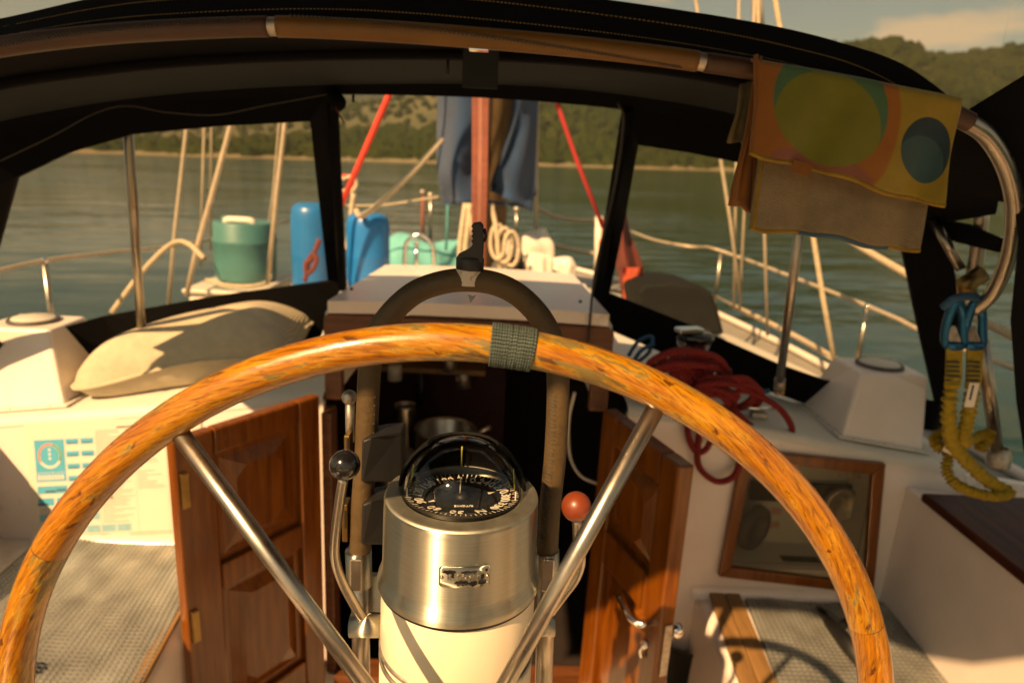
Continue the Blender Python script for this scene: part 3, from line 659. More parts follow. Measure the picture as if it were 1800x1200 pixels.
# pillow
def pillow():
    t = thing('pillow', 'plump beige pillow with piped seam lying on the cabin top', 'pillow', (-1.02, 2.06, zdeck(-1.0)))
    a, b = at(122, 655, 1.99), at(505, 590, 2.06); mid = (a+b)/2; hw = (b.x-a.x)/2; hd = .205; c = V(mid.x, 2.20, 0)
    zc = lambda x: zdeck(x)+.088
    def bnd(u):                              # plan outline of the seam: superellipse with pinched corners
        an = u*2*math.pi; k = 1/(abs(math.cos(an))**4.2+abs(math.sin(an))**4.2)**(1/4.2)
        k *= 1+.09*(abs(math.sin(2*an))**10)-.03*math.cos(4*an)
        x = hw*k*math.cos(an)*.97; y = hd*k*math.sin(an)
        return x, y
    def surf(s):
        def fn(u, v):
            x, y = bnd(u); r = v
            px, py = x*r, y*r
            ht = (max(0, 1-r**2.5))**.55
            X = c.x+px; Y = c.y+py+.04*px/hw
            z = zc(X)+.022*py/hd+.012*px/hw+.012+.016*math.sin(px*9+1)*r**3
            if s > 0: z += .122*ht+.020*math.sin(px*15+py*10)*ht*(1-ht)*2+.014*math.sin(px*6-2.2*py*8)*ht-.012*math.exp(-((px*.6+py-.03)/.022)**2)*ht
            else: z -= (.122+.02*py/hd+.01*px/hw)*ht
            return V(X, Y, z)
        return fn
    m_ = MB(); m_.grid(surf(1), 72, 22); m_.build('pillow_cover', pillow_m, t)
    m_ = MB(); m_.grid(surf(-1), 72, 10); m_.build('underside', pillow_m, t)
    ring = [surf(1)(u/90, 1.0) for u in range(90)]
    MB().tube(ring, .0065, 8, True).build('piping', pillow_m, t)
    for f_ in (.42, .55):
        pts = [surf(1)(f_+.0*k, v/20)+V(0, 0, .001) for k, v in enumerate(range(2, 20))]
    return t
pillow()
t_ = pillow_m.node_tree; N = t_.nodes; L = t_.links; tc = N.new('ShaderNodeTexCoord'); wv = N.new('ShaderNodeTexWave'); wv.inputs['Scale'].default_value = 42; wv.bands_direction = 'X'; wv.inputs['Distortion'].default_value = .3
L.new(tc.outputs['Object'], wv.inputs[0]); bp = N.new('ShaderNodeBump'); bp.inputs['Strength'].default_value = .6; bp.inputs['Distance'].default_value = .003; L.new(wv.outputs['Fac'], bp.inputs['Height']); L.new(bp.outputs[0], N['Principled BSDF'].inputs['Normal'])
mr_ = N.new('ShaderNodeMapRange'); mr_.inputs[3].default_value = .80; mr_.inputs[4].default_value = 1.06; L.new(wv.outputs['Fac'], mr_.inputs[0]); mxp = N.new('ShaderNodeMix'); mxp.data_type = 'RGBA'; mxp.blend_type = 'MULTIPLY'; mxp.inputs[0].default_value = 1
L.new(N['Principled BSDF'].inputs['Base Color'].links[0].from_socket, mxp.inputs[6]); L.new(mr_.outputs[0], mxp.inputs[7]); L.new(mxp.outputs[2], N['Principled BSDF'].inputs['Base Color'])

# chart poster on the bulkhead
def poster():
    yp = YB-.004; A = lambda px, py, d=0: at(px, py, yp-d)
    c = [A(43, 744), A(352, 730), A(366, 941), A(60, 957)]
    t = thing('chart_poster', 'white laminated chart of blue boat diagrams on the bulkhead', 'poster', ((c[0].x+c[1].x)/2, yp, c[3].z))
    m_ = MB(); m_.prism(c, (0, .0025, 0)); m_.build('sheet', paper, t)
    # print: coordinates (u, v) measured from the four corners
    def uv(u, v, d): return (c[0]*(1-u)*(1-v)+c[1]*u*(1-v)+c[3]*(1-u)*v+c[2]*u*v)+V(0, -d, 0)
    def box_(m_, u0, v0, u1, v1, d=.0006): m_.add([uv(u0, v0, d), uv(u1, v0, d), uv(u1, v1, d), uv(u0, v1, d)], [(0,1,2,3)])
    m_ = MB(); box_(m_, .045, .135, .215, .40); box_(m_, .045, .405, .215, .475)
    box_(m_, .045, .51, .215, .575); box_(m_, .045, .61, .135, .675); box_(m_, .15, .61, .215, .675)
    for r in range(5):
        for q in range(2): box_(m_, .225+.085*q, .135+.1*r, .298+.085*q, .18+.1*r)
    tag(m_.build('printed_blue', ink, t), kind='stuff')
    m_ = MB(); box_(m_, .80, .41, .99, .52); box_(m_, .80, .62, .99, .735); box_(m_, .80, .84, .99, .91)
    for r, (q0, q1) in enumerate(((0, 4), (1, 6))):
        for q in range(q0, q1): box_(m_, .045+.088*q, .745+.11*r, .125+.088*q, .81+.11*r)
    tag(m_.build('printed_pale_blue', inkp, t), kind='stuff')
    m_ = MB(); rnd = random.Random(4)
    for (u0, u1, v0, v1) in ((.40, .60, .08, .30), (.62, .78, .10, .36), (.41, .60, .36, .84), (.62, .78, .42, .56), (.80, .98, .54, .61), (.80, .98, .75, .82), (.25, .40, .66, .72), (.05, .38, .695, .73), (.05, .5, .935, .965), (.55, .97, .935, .965)):
        v = v0
        while v < v1:
            w = rnd.uniform(.6, 1) if rnd.random() > .15 else .35
            box_(m_, u0, v, u0+(u1-u0)*w, v+.0055, .0005); v += .0175
    for uu in (.40, .61, .79): box_(m_, uu-.001, .1, uu, .95, .0005)
    tag(m_.build('printed_text_lines', inkg, t), kind='stuff')
    m_ = MB()
    for (u0, u1, v0) in ((.52, .72, .055), (.57, .68, .085)): box_(m_, u0, v0, u1, v0+.012, .0005)
    for r in range(5):
        for q in range(2): box_(m_, .235+.085*q, .165+.1*r, .288+.085*q, .173+.1*r, .0009)
    for (u, v) in ((.12, .55), (.185, .54), (.07, .655), (.18, .655)): box_(m_, u-.03, v, u+.03, v+.013, .0009)
    for u in (.425, .455): m_.add([uv(u, .64, .0009), uv(u+.018, .64, .0009), uv(u+.009, .61, .0009)], [(0,1,2)])
    m_.add([uv(.885+.012*math.cos(a*.5236), .16+.03*math.sin(a*.5236), .0009) for a in range(12)], [tuple(range(12))])
    tag(m_.build('printed_dark_marks', inkd, t), kind='stuff')
    def ring(m_, u, v, r0, r1, a0, a1, d):
        k = 24; P = lambda r, a: uv(u+r*math.cos(a), v+r*1.5*math.sin(a), d)
        m_.strip([P(r0, a0+(a1-a0)*i/k) for i in range(k+1)], [P(r1, a0+(a1-a0)*i/k) for i in range(k+1)], False)
    m_ = MB(); ring(m_, .13, .265, .055, .068, 0, 2*math.pi, .0009)
    for k in range(3): m_.add([uv(.13-.008, .215+.035*k+.01, .0009), uv(.138, .215+.035*k+.01, .0009), uv(.134, .215+.035*k-.01, .0009), uv(.126, .215+.035*k-.01, .0009)], [(0,1,2,3)])
    for k in range(8): box_(m_, .055+.019*k, .42, .068+.019*k, .46, .0009)
    tag(m_.build('printed_white', paper, t), kind='stuff')
    m_ = MB(); ring(m_, .13, .265, .057, .066, rad(150), rad(290), .0012); m_.build('printed_red', inkr, t)
    m_ = MB(); ring(m_, .13, .265, .057, .066, rad(290), rad(390), .0012)
    rnd = random.Random(2)
    for k in range(16):
        u = rnd.uniform(.81, .97); r = rnd.uniform(.008, .017); m_.add([uv(u+r*math.cos(a*.785), .865+rnd.uniform(-.008, .012)+r*1.2*math.sin(a*.785), .0011) for a in range(8)], [tuple(range(8))])
    tag(m_.build('printed_green', inkgr, t), kind='stuff')
poster()

# bubble foil mats on the seats
def foil_mat():
    m = bpy.data.materials.new('silver_bubble_foil'); m.use_nodes = True; t = m.node_tree; N = t.nodes; L = t.links; b = N['Principled BSDF']
    tc = N.new('ShaderNodeTexCoord'); z = N.new('ShaderNodeTexNoise'); z.inputs['Scale'].default_value = 9; z.inputs['Detail'].default_value = 6; L.new(tc.outputs['Object'], z.inputs['Vector'])
    r = N.new('ShaderNodeValToRGB'); r.color_ramp.elements[0].color = (.20, .20, .18, 1); r.color_ramp.elements[1].color = (.40, .41, .37, 1); r.color_ramp.elements[0].position = .3; r.color_ramp.elements[1].position = .7
    L.new(z.outputs[0], r.inputs[0]); L.new(r.outputs[0], b.inputs['Base Color']); b.inputs['Metallic'].default_value = .6; b.inputs['Roughness'].default_value = .19; b.inputs['Coat Weight'].default_value = .6; b.inputs['Coat Roughness'].default_value = .15
    return m
foil = foil_mat()
def bubble_mat(quad, pitch, label, lift, parent=None):
    """quad: four corners on the seat, back-inner, back-outer, front-outer, front-inner"""
    a, b, c, d = quad; lu = (b-a).length; lv = (d-a).length; nu, nv = int(lu/pitch*5), int(lv/pitch*5)
    def fn(u, v):
        p = a*(1-u)*(1-v)+b*u*(1-v)+d*(1-u)*v+c*u*v
        x, y = u*lu/pitch, v*lv/pitch
        h = max(0, math.sin(x*math.pi))**1 if False else (abs(math.sin(x*math.pi))*abs(math.sin(y*math.pi)))**.7
        z = lift+.0062*h*(.8+.3*math.sin(u*31+v*17)*math.sin(v*23-u*11))+.003*math.sin(u*9+v*4)+.003*math.sin(v*11-u*5)
        if u < .004 or u > .996 or v < .004 or v > .996: z = .002
        return p+V(0, 0, z)
    m_ = MB(); m_.grid(fn, nu, nv); m_.uv = {}
    return tag(m_.build('foil_mat', foil), label, 'seat mat', 'silver bubble foil seat mats')
zs = SZL+.004
ya = YB-.02
Lq = [V(-.70, ya, zs), V(-1.36, ya, zs), V(-1.36, .75, zs), V(-.60, .75, zs)]
pe = atz(330, 1052, zs); pf = atz(255, 1200, zs); dd = (pf-pe).normalized()
Lq[0] = pe+dd*(-(pe.y-ya)/dd.y if dd.y else 0); Lq[0] = pe-dd*((ya-pe.y)/-dd.y); Lq[3] = pe+dd*((pe.y-.8)/-dd.y); Lq[2].y = .8
bubble_mat(Lq, .0135, 'silver bubble foil mat on the left cockpit seat below the chart', .012)
zs = SZR+.004; pe = atz(1303, 1040, zs); pf = atz(1365, 1200, zs); dd = (pf-pe).normalized()
Rq = [pe-dd*((ya-pe.y)/-dd.y), V(1.255, ya, zs), V(1.255, .8, zs), pe+dd*((pe.y-.8)/-dd.y)]
Rq[1] = V(atz(1562, 1066, zs).x, ya, zs); r2 = atz(1675, 1200, zs); d2 = r2-Rq[1]; Rq[2] = Rq[1]+d2*((Rq[1].y-.8)/-d2.y)
bubble_mat(Rq, .0155, 'silver bubble foil mat on the right cockpit seat below the glazed locker', .008)

# winch with red rope piled round it
def winch():
    c = at(1212, 672, 2.06); c.z = zdeck(c.x); t = thing('winch', 'chrome sheet winch wrapped in red rope on the cabin top', 'winch', c)
    MB().lathe([(.070, 0), (.070, .014), (.058, .024), (.056, .08)], c, 32).build('winch_base', dullal, t)
    MB().lathe([(.054, .08), (.044, .09), (.040, .14), (.042, .165), (.054, .185), (.055, .195)], c, 32).build('drum', chrome, t)
    MB().lathe([(.055, .197), (.058, .199), (.058, .219), (.047, .226), (.014, .228), (.0001, .222)], c, 32).build('drum_cap', gloss_black, t)
    m_ = MB(); m_.box(c+V(-.03, -.03, .236), (.085, .04, .016), Matrix.Rotation(.3, 3, 'Z')); m_.build('self_tailing_arm', chrome, t, bevel=.004)
    return c
wc = winch()
rnd = random.Random(11)
pts = []
for k in range(150):                          # wraps round the drum, one continuous line
    a = k*.42; pts.append(wc+V(math.cos(a)*(.056+.004*math.sin(k)), math.sin(a)*(.056+.004*math.sin(k)), .075+.10*(k/150)))
def red_loop(cx, cy, Y, w, h, tilt, z=0, nn=10):
    q = []
    for i in range(nn):
        a = 2*math.pi*i/nn+tilt; q.append(at(cx+w*math.cos(a)*(1+rnd.uniform(-.12, .12)), cy+h*math.sin(a)*(1+rnd.uniform(-.15, .15)), Y+.05*math.sin(a)+rnd.uniform(-.012, .012)))
    return q
sh = at(1225, 600, 1.99)
t = thing('red_rope_coil', 'heap of coiled red rope with hanging loops by the winch', 'rope', (sh.x, 1.98, zdeck(sh.x)))
mb = MB(); mb.tube(smooth_pts(pts[:75], 2), .0095, 8)
for k in range(7):
    mb.tube(smooth_pts(red_loop(1195+rnd.uniform(-18, 22), 662+rnd.uniform(-20, 14), 1.965+rnd.uniform(-.02, .03), 62+rnd.uniform(-22, 10), 24+rnd.uniform(-8, 10), .3), 5, True), .0098, 8, True)
for k in range(7):
    mb.tube(smooth_pts(red_loop(1270+rnd.uniform(-28, 22), 700+rnd.uniform(-10, 16), 1.955+rnd.uniform(-.02, .02), 58+rnd.uniform(-18, 8), 22+rnd.uniform(-6, 8), rnd.uniform(0, 1)), 5, True), .0098, 8, True)
for k in range(7):                            # rope running down from the drum to the heap
    x0 = 1170+rnd.uniform(-20, 60); mb.tube(smooth_pts([at(x0, 625+rnd.uniform(-8, 8), 1.985), at(x0+rnd.uniform(10, 40), 658, 1.945), at(x0+rnd.uniform(40, 90), 700, 1.935)], 6), .0098, 8)
mb.build('heap', rope_red, t)
for lp in ([(1268, 692), (1312, 742), (1352, 766), (1386, 766), (1391, 748), (1368, 716), (1318, 688), (1290, 690)],
           ):
    q = [at(x, y, 1.925-.0*i) for i, (x, y) in enumerate(lp)]
    MB().tube(smooth_pts(q, 6, True), .0098, 8, True).build('loose_loop', rope_red, t)
for lp in ([(1208, 715), (1210, 765), (1224, 793), (1240, 790), (1250, 768), (1244, 735)], [(1232, 720), (1228, 770), (1226, 810), (1238, 832), (1262, 846), (1288, 838), (1300, 812), (1296, 770), (1290, 715)]):
    q = [at(x, y, 1.915 if y < 730 else 1.868) for x, y in lp]
    MB().tube(smooth_pts(q, 6), .0098, 8).build('hanging_loop', rope_red, t)
rope('blue_rope', [at(1105, 625, 2.06), at(1122, 600, 2.1), at(1146, 592, 2.1), at(1140, 620, 2.06), at(1112, 640, 2.04), at(1128, 615, 2.05), at(1150, 605, 2.08)], .0065, rope_blue, 'bunched blue rope behind the red coil at the windscreen foot')
rope('blue_rope', [at(1285, 668, 2.08), at(1305, 676, 2.05), at(1325, 684, 2.03), at(1342, 688, 2.02), at(1352, 686, 2.02)], .008, rope_blue, 'short blue rope end on deck beside the strut foot')
mb = MB(); c = at(1335, 715, 1.99); c.z = zdeck(c.x)+.002
t = thing('deck_cleat', 'small metal cam cleat under the red rope', 'cleat', c)
MB().box(c+V(0, 0, .010), (.05, .03, .02)).build('cleat_base', dullal, t, bevel=.004); MB().tube([c+V(-.05, 0, .03), c+V(.05, .01, .03)], .007, 8).build('cleat_horn', chrome, t)

# ================================================================== FOREDECK
def drum(px, top, bot, wpx, Y, m, name, label, handle=False, zb_=None):
    ct, cb = at(px[0], top, Y), at(px[1], bot, Y); cb.z = zb_ if zb_ else zdeck(cb.x)-.02-.07*(Y-3.4)/.8+.004; r = wpx/1200*(Y*1.0)/2*.985
    base = V(cb.x, Y+r, cb.z); t = thing(name, label, 'drum', base, 'plastic drums on the foredeck'); H = ct.z-cb.z
    tilt = V(0, 0, H)
    pf = [(0.0001, 0), (r*.90, 0), (r*.97, H*.04), (r, H*.12), (r, H*.40), (r*1.012, H*.42), (r*1.012, H*.44), (r, H*.46), (r, H*.80), (r*.985, H*.86), (r*.95, H*.915), (r*.88, H*.96), (r*.76, H*.985), (r*.60, H), (.0001, H*1.005)]
    if handle: pf = [(0.0001, 0), (r*.9, 0), (r*.96, H*.05), (r, H*.3), (r, H*.62), (r*1.04, H*.66), (r*1.04, H*.70), (r*.99, H*.74), (r*.99, H*.97), (r*.95, H), (r*.90, H*1.0), (r*.5, H*.985), (.0001, H*.98)]
    MB().lathe(pf, base, 40, tilt).build('drum_body', m, t)
    if handle:
        m_ = MB(); m_.tube(smooth_pts([base+V(-r*.45, -r*.35, H*.97), base+V(-r*.38, -r*.4, H*1.03), base+V(0, -r*.42, H*1.04), base+V(r*.38, -r*.4, H*1.03), base+V(r*.45, -r*.35, H*.97)], 5), .022, 10); m_.build('handle', white_pl, t)
        m_ = MB(); m_.lathe([(.03, 0), (.03, .03), (.0001, .032)], base+V(-r*.62, r*.1, H*.985), 16); m_.build('bung', teal_pl, t)
    elif px[0] < 500:
        MB().lathe([(.02, 0), (.026, .015), (.02, .03), (.0001, .034)], base+tilt*.99, 16).build('bung', white_pl, t)
    return base, r, H
drum((644, 640), 378, 560, 78, 4.1, blue_pl, 'blue_drum', 'bright blue plastic drum in the open centre window of the dodger')
drum((548, 542), 360, 560, 74, 4.0, blue_pl, 'blue_drum', 'blue plastic drum behind the left window with a red cord on it')
tz = at(414, 500, 4.2).z
drum((414, 414), 394, 498, 110, 4.2, teal_pl, 'teal_drum', 'squat teal plastic drum with a white carrying handle', True, tz)
t = thing('deck_locker', 'low white deck locker carrying the squat teal drum', 'deck locker', (-1.62, 4.35, -1.03)); MB().hexa([V(-1.86, 4.0, -1.02), V(-1.42, 4.0, -1.02), V(-1.42, 4.70, -1.02), V(-1.86, 4.70, -1.02), V(-1.84, 4.02, tz-.03), V(-1.44, 4.02, tz-.03), V(-1.44, 4.68, tz-.03), V(-1.84, 4.68, tz-.03)]).build('locker_body', gel, t, bevel=.02)
MB().box((-1.64, 4.35, tz-.015), (.46, .72, .026)).build('locker_lid', gel_dull, t, bevel=.01)
rope('knotted_rope', [at(562, 420, 3.78), at(548, 455, 3.76), at(538, 462, 3.75), at(540, 480, 3.75), at(552, 470, 3.75), at(556, 452, 3.76), at(545, 452, 3.76), at(536, 495, 3.75)], .014, fadedred, 'faded red cord knotted against the blue drum')
rope('cream_rope', [at(362, 492, 4.05), at(395, 501, 3.99), at(440, 503, 3.99), at(470, 496, 4.05), at(476, 484, 4.15)], .012, rope_cream, 'cream rope lashed round the foot of the teal drum')

MY = 4.6
mc = at(872, 300, MY+.1)
t = thing('mast', 'brown mast behind the open blue sail cover', 'mast', (mc.x, MY+.1, -.80))
MB().tube([V(mc.x, MY+.1, -.80), V(mc.x+.02, MY+.1, 8)], .085, 20).build('mast_tube', mastm, t)
MB().tube([V(mc.x-.075, MY+.02, -.72), V(mc.x-.05, MY+.02, 8)], .022, 10).build('sail_track', wire, t)
MB().lathe([(.10, 0), (.10, .05), (.087, .06)], (mc.x, MY+.1, -.77), 24).build('mast_collar', dullal, t)
# blue sail cover hanging open round the mast, two lapels laced low down
t = thing('sail_cover', 'blue canvas sail cover hanging open round the mast', 'sail cover', (mc.x, MY, at(850, 355, MY).z))
def lapel(pxs_l, pxs_r, bulge, m_):
    A = smooth_pts([at(x, y, Y) for x, y, Y in pxs_l], 6); B = smooth_pts([at(x, y, Y) for x, y, Y in pxs_r], 6)
    def fn(u, v):
        i = v*(len(A)-1); k = int(min(i, len(A)-2)); f_ = i-k
        a = A[k]*(1-f_)+A[k+1]*f_; b = B[k]*(1-f_)+B[k+1]*f_
        return a*(1-u)+b*u+V(0, -bulge*math.sin(u*math.pi)-.025*math.sin(u*9+v*4)*v-.02*math.sin(v*11+u*3), 0)
    m_.grid(fn, 16, 30)
m_ = MB(); lapel([(768, 125, MY+.12), (770, 180, MY+.1), (768, 260, MY+.05), (772, 320, MY), (778, 356, MY)], [(831, 125, MY-.15), (830, 180, MY-.15), (829, 260, MY-.12), (832, 305, MY-.1), (858, 356, MY-.1)], .10, m_)
o = m_.build('lapel', denim, t); sm = o.modifiers.new('s', 'SOLIDIFY'); sm.thickness = .006
m_ = MB(); lapel([(911, 125, MY-.13), (905, 190, MY-.15), (885, 265, MY-.14), (868, 310, MY-.1), (862, 335, MY-.1)], [(947, 125, MY+.12), (945, 180, MY+.1), (941, 260, MY+.05), (938, 330, MY), (934, 371, MY)], .09, m_)
o = m_.build('lapel', denim, t); sm = o.modifiers.new('s', 'SOLIDIFY'); sm.thickness = .006
m_ = MB(); lapel([(909, 125, MY-.15), (903, 190, MY-.17), (883, 265, MY-.16), (866, 310, MY-.12), (860, 335, MY-.12)], [(919, 125, MY-.145), (913, 190, MY-.165), (893, 265, MY-.155), (876, 310, MY-.115), (868, 338, MY-.115)], .01, m_); m_.build('hem', mat('dark_blue_hem', (.018, .035, .075), .9), t)
m_ = MB(); m_.grid(lambda u, v: at(776+158*u, 352+16*abs(u-.5)*(1 if u > .5 else .3)+6*v, MY-.02-.12*math.sin(u*math.pi)), 20, 2); m_.build('bottom_hem', denim, t)
m_ = MB(); m_.grid(lambda u, v: at(771+172*u, 125+220*v-4*math.sin(u*3.1), MY+.22+.05*math.sin(u*8+v*3)), 16, 10); m_.build('cover_back', mat('dark_blue_hem', (.018, .035, .075), .9), t)
# halyard bundle in front of the mast
for k in range(5):
    rope('halyard', [at(833+6*k, 120, MY-.28), at(833.0+5.5*k, 300, MY-.28), at(831+5*k, 470, MY-.28)], .0105, rope_brown if k != 2 else mat('pale_red_rope', (.34, .16, .12), .8), ['leftmost faded red halyard in the bundle before the mast', 'second faded red halyard from the left before the mast', 'paler pinkish halyard in the middle of the red bundle', 'faded red halyard just right of the pale middle one', 'rightmost faded red halyard in the bundle before the mast'][k], 'rope', 'halyards running down the mast', k=1, n=8)
for k, (x0, x1, x2) in enumerate(((818, 812, 808), (826, 822, 818), (863, 872, 876), (822, 830, 836))):
    rope('rope_tail', [at(x0, 358, MY-.22), at(x1, 400, MY-.25), at(x2, 440, MY-.25), at(x2+4, 475, MY-.22)], .016, rope_cream, ['leftmost cream rope tail hanging left of the red halyards', 'cream rope tail second from left at the mast foot', 'cream rope tail hanging right of the red halyards', 'cream rope tail crossing behind the red halyards'][k], 'rope', 'rope tails at the mast foot', k=4)
for k in range(3):
    c = (875+12*k, 425+6*k); rope('rope_hank', [at(c[0]+13*math.cos(a*.7), c[1]+30*math.sin(a*.7), MY-.3+.01*a) for a in range(18)], .013, rope_cream, ['cream rope hank nearest the red halyards', 'middle cream rope hank beside the mast foot', 'rightmost and lowest cream rope hank by the white sail'][k], 'rope', 'rope hanks at the mast foot', k=3)
def cloth_heap(name, m, label, cat, cx, cy, Y, wpx, hpx, sd, lx=1.):
    c = at(cx, cy, Y); rx = wpx/1200*Y/2; rz = hpx/1200*Y; rnd_ = random.Random(sd); ph = [rnd_.uniform(0, 6) for _ in range(6)]
    def fn(u, v):
        a = u*2*math.pi; e_ = v*math.pi/2; r = math.cos(e_)**.40
        k = 1+.10*math.sin(3*a+ph[0]+2*v)+.07*math.sin(7*a+ph[1])+.05*math.sin(9*v+ph[2]+2*a)
        x = rx*r*math.cos(a)*k; y = rx*.7*r*math.sin(a)*k; z = rz*math.sin(e_)**.65*(1+.14*math.sin(x*5+ph[3])+.10*math.sin(x*11+y*8+ph[4]))*(lx+(1-lx)*(x/rx*.5+.5))
        return c+V(x, y, z-rz*.5)
    m_ = MB(); m_.grid(fn, 60, 22); m_.uv = {}; return tag(m_.build(name, m), label, cat)
cloth_heap('covered_dinghy', teal_cl, 'pale teal canvas cover over gear on the foredeck', 'cover', 742, 452, 6.2, 150, 95, 3, .75)
cloth_heap('sail_bundle', sailcl, 'bundle of white sailcloth heaped right of the mast', 'sail', 915, 452, 4.82, 122, 92, 5, 1.25)
for k, (x, y, w, h) in enumerate(((905, 470, 24, 26), (945, 470, 34, 30), (882, 468, 20, 18))):
    cloth_heap('deck_bag', (black, sailcl, gel_dull)[k], ('small black bag', 'small rumpled white bag', 'small off white bundle')[k]+' lying against the white sail bundle', 'bag', x, y, 4.5, w*1.6, h*1.4, 20+k)
cloth_heap('fender', white_pl, 'white fender lying at the deck edge right of the sail bundle', 'fender', 985, 464, 4.7, 50, 30, 9)
# stainless hoop
t = thing('vent_guard', 'stainless hoop rail in front of the teal cover', 'guard rail', at(738, 480, 4.5))
MB().tube(smooth_pts([at(712, 490, 4.5), at(712, 440, 4.5), at(718, 422, 4.5), at(738, 412, 4.5), at(756, 424, 4.5), at(762, 445, 4.5), at(762, 490, 4.5)], 6), .014, 10).build('hoop', chrome, t)
MB().tube([at(732, 490, 4.45), at(732, 428, 4.45)], .012, 10).build('post', chrome, t)
MB().sphere(at(732, 426, 4.45), .018, 8).build('post_cap', chrome, t)
# outboard post with rope and red lines
t = thing('davit_post', 'chrome post capped with tangled cream and red rope', 'post', at(604, 500, 4.6))
MB().tube(smooth_pts([at(606, 500, 4.6), at(596, 400, 4.6), at(596, 355, 4.6), at(606, 330, 4.6), at(624, 328, 4.6)], 6), .024, 12).build('post', chrome, t)
for k in range(5): MB().tube(smooth_pts([at(590+38*math.cos(a*.9+k)*.5+18, 324+12*math.sin(a*.9+k)+rnd.uniform(-4, 4), 4.5+.02*k) for a in range(9)], 4), .012, 8).build('lashing', (rope_cream, rope_red_b)[k == 1], t)
rope('cream_rope', [at(622, 340, 4.5), at(616, 390, 4.5), at(606, 470, 4.5)], .018, rope_cream, 'cream rope hanging from the chrome post')
rope('red_line', [at(700, 130, 3.3), at(640, 268, 3.4), at(589, 385, 3.5)], .0145, rope_red_b, 'bright red line slanting down left of the mast', k=1)
rope('red_line', [at(968, 150, 3.8), at(1015, 285, 3.8), at(1060, 400, 3.8)], .012, mat('dark_red_rope', (.33, .02, .02), .75), 'dark red line slanting down right of the mast', k=1)
rope('cream_rope', [at(778, 245, 4.3), at(720, 308, 4.2), at(662, 362, 4.1), at(634, 380, 4.05), at(626, 368, 4.06)], .0165, rope_cream, 'cream rope slanting from the sail cover to the blue drum', k=4)
rope('shroud', [at(945, 150, 4.9), at(941, 478, 4.9)], .0125, wire, 'vertical cream stay just right of the sail cover', 'rigging', k=1)
rope('thin_rope', [at(787, 352, 5.2), at(786, 400, 5.2), at(784, 440, 5.2)], .009, rope_teal, 'thin teal cord hanging below the sail cover', k=1)
# bow rails and far lifelines
for pts_, lab in (([(944, 366), (975, 380), (1010, 386), (1046, 387)], 'upper sagging cream lifeline right of the mast'), ([(925, 415), (985, 434), (1046, 446)], 'lower cream lifeline right of the mast'),
                  ([(610, 362), (680, 360), (745, 350), (772, 346)], 'thin cream lifeline behind the blue drum')):
    rope('lifeline', [at(x, y, 5.6) for x, y in pts_], .017 if lab[0] != 't' else .008, rope_cream, lab, 'lifeline', 'lifelines', k=5)
for x, y0, y1, lab, m_ in ((743, 340, 400, 'red tipped rail post left of the sail cover', rope_brown), (757, 345, 405, 'grey rail post beside the red tipped one', steel), (908, 370, 410, 'grey rail post under the right flap of the sail cover', steel)):
    t = thing('rail_post', lab, 'post', at(x, y1+15, 6.5)); MB().tube([at(x, y1+15, 6.5), at(x, y0, 6.5)], .017, 8).build('post_tube', m_, t); MB().sphere(at(x, y0-2, 6.5), .03, 8).build('post_cap', dullal, t)
t = thing('lifebuoy_pole', 'cream post with orange cloth beside the right window frame', 'post', at(1052, 480, 4.8))
MB().tube([at(1050, 480, 4.8), at(1053, 380, 4.8)], .026, 10).build('post', sailcl, t); m_ = MB(); m_.grid(lambda u, v: at(1056+12*u+4*math.sin(v*9), 385+85*v, 4.78+.03*math.sin(u*5+v*7)), 6, 16); m_.build('cloth', orange, t)
m_ = MB()
m_.grid(lambda u, v: at(1078+(14+36*v**.8)*u+10*v+4*math.sin(v*8+u*2), 345+175*v, 3.6+.06*math.sin(u*7+v*3)), 10, 24); tag(m_.build('red_flag', fadedred), 'faded red flag hanging in folds behind the right window', 'flag')
m_ = MB(); m_.grid(lambda u, v: at(1095+36*u, 470+62*v, 3.3+.04*math.sin(u*6+v*4)), 8, 10); tag(m_.build('red_bag', orange), 'bright orange red cloth bag low in the right window', 'bag')
# dark deck hatch cover on the starboard side
c = at(1195, 600, 3.1); t = thing('hood_cover', 'dark grey rounded spray hood seen through the right window', 'hood', (c.x, 3.2, -.78))
poly = [(1118, 590), (1118, 512), (1135, 498), (1180, 494), (1225, 500), (1252, 512), (1264, 545), (1275, 590)]
m_ = MB(); m_.prism([at(x, y, 3.0) for x, y in poly], (0, .4, -.02)); m_.build('hood_shell', mat('grey_vinyl', (.012, .013, .013), .7, spec=.1), t, bevel=.02)

# lifelines, stanchions and shrouds down both sides
def stanch(px, py, X, zb, label):
    p = atx(px, py, X); t = thing('stanchion', label, 'stanchion', (p.x, p.y, zb), 'stanchions')
    MB().tube([V(p.x, p.y, zb), p], .0125, 10).build('stanchion_tube', steel, t); MB().lathe([(.03, 0), (.03, .012), (.016, .03)], (p.x, p.y, zb), 14).build('stanchion_foot', steel, t); MB().sphere(p, .017, 8).build('stanchion_cap', chrome, t)
    return p
s1 = stanch(1525, 538, 1.85, -1.02, 'stanchion between the right vent box and the lifeline bend')
s2 = stanch(1268, 441, 1.58, -1.02, 'far stanchion seen through the right window')
s0 = stanch(78, 458, -1.95, -1.02, 'stanchion seen through the left window')
e1 = atx(1640, 592, 1.86); e2 = atx(1790, 650, 1.87)
rope('lifeline', [at(1105, 405, 6), at(1150, 422, 5.2), at(1215, 434, 4.6), s2, s1, e1, e2], .011, wire, 'upper right lifeline running past the vent box', 'lifeline', 'lifelines', k=3)
rope('lifeline', [s2-V(0, 0, .33), s1-V(0, 0, .33), e2-V(0, 0, .33)], .009, wire, 'lower right lifeline between the stanchions', 'lifeline', 'lifelines', k=3)
rope('lifeline', [atx(-60, 490, -1.95), s0, atx(200, 443, -1.9), at(350, 425, 4.3), at(520, 385, 6)], .009, wire, 'left lifeline across the left window', 'lifeline', 'lifelines', k=3)
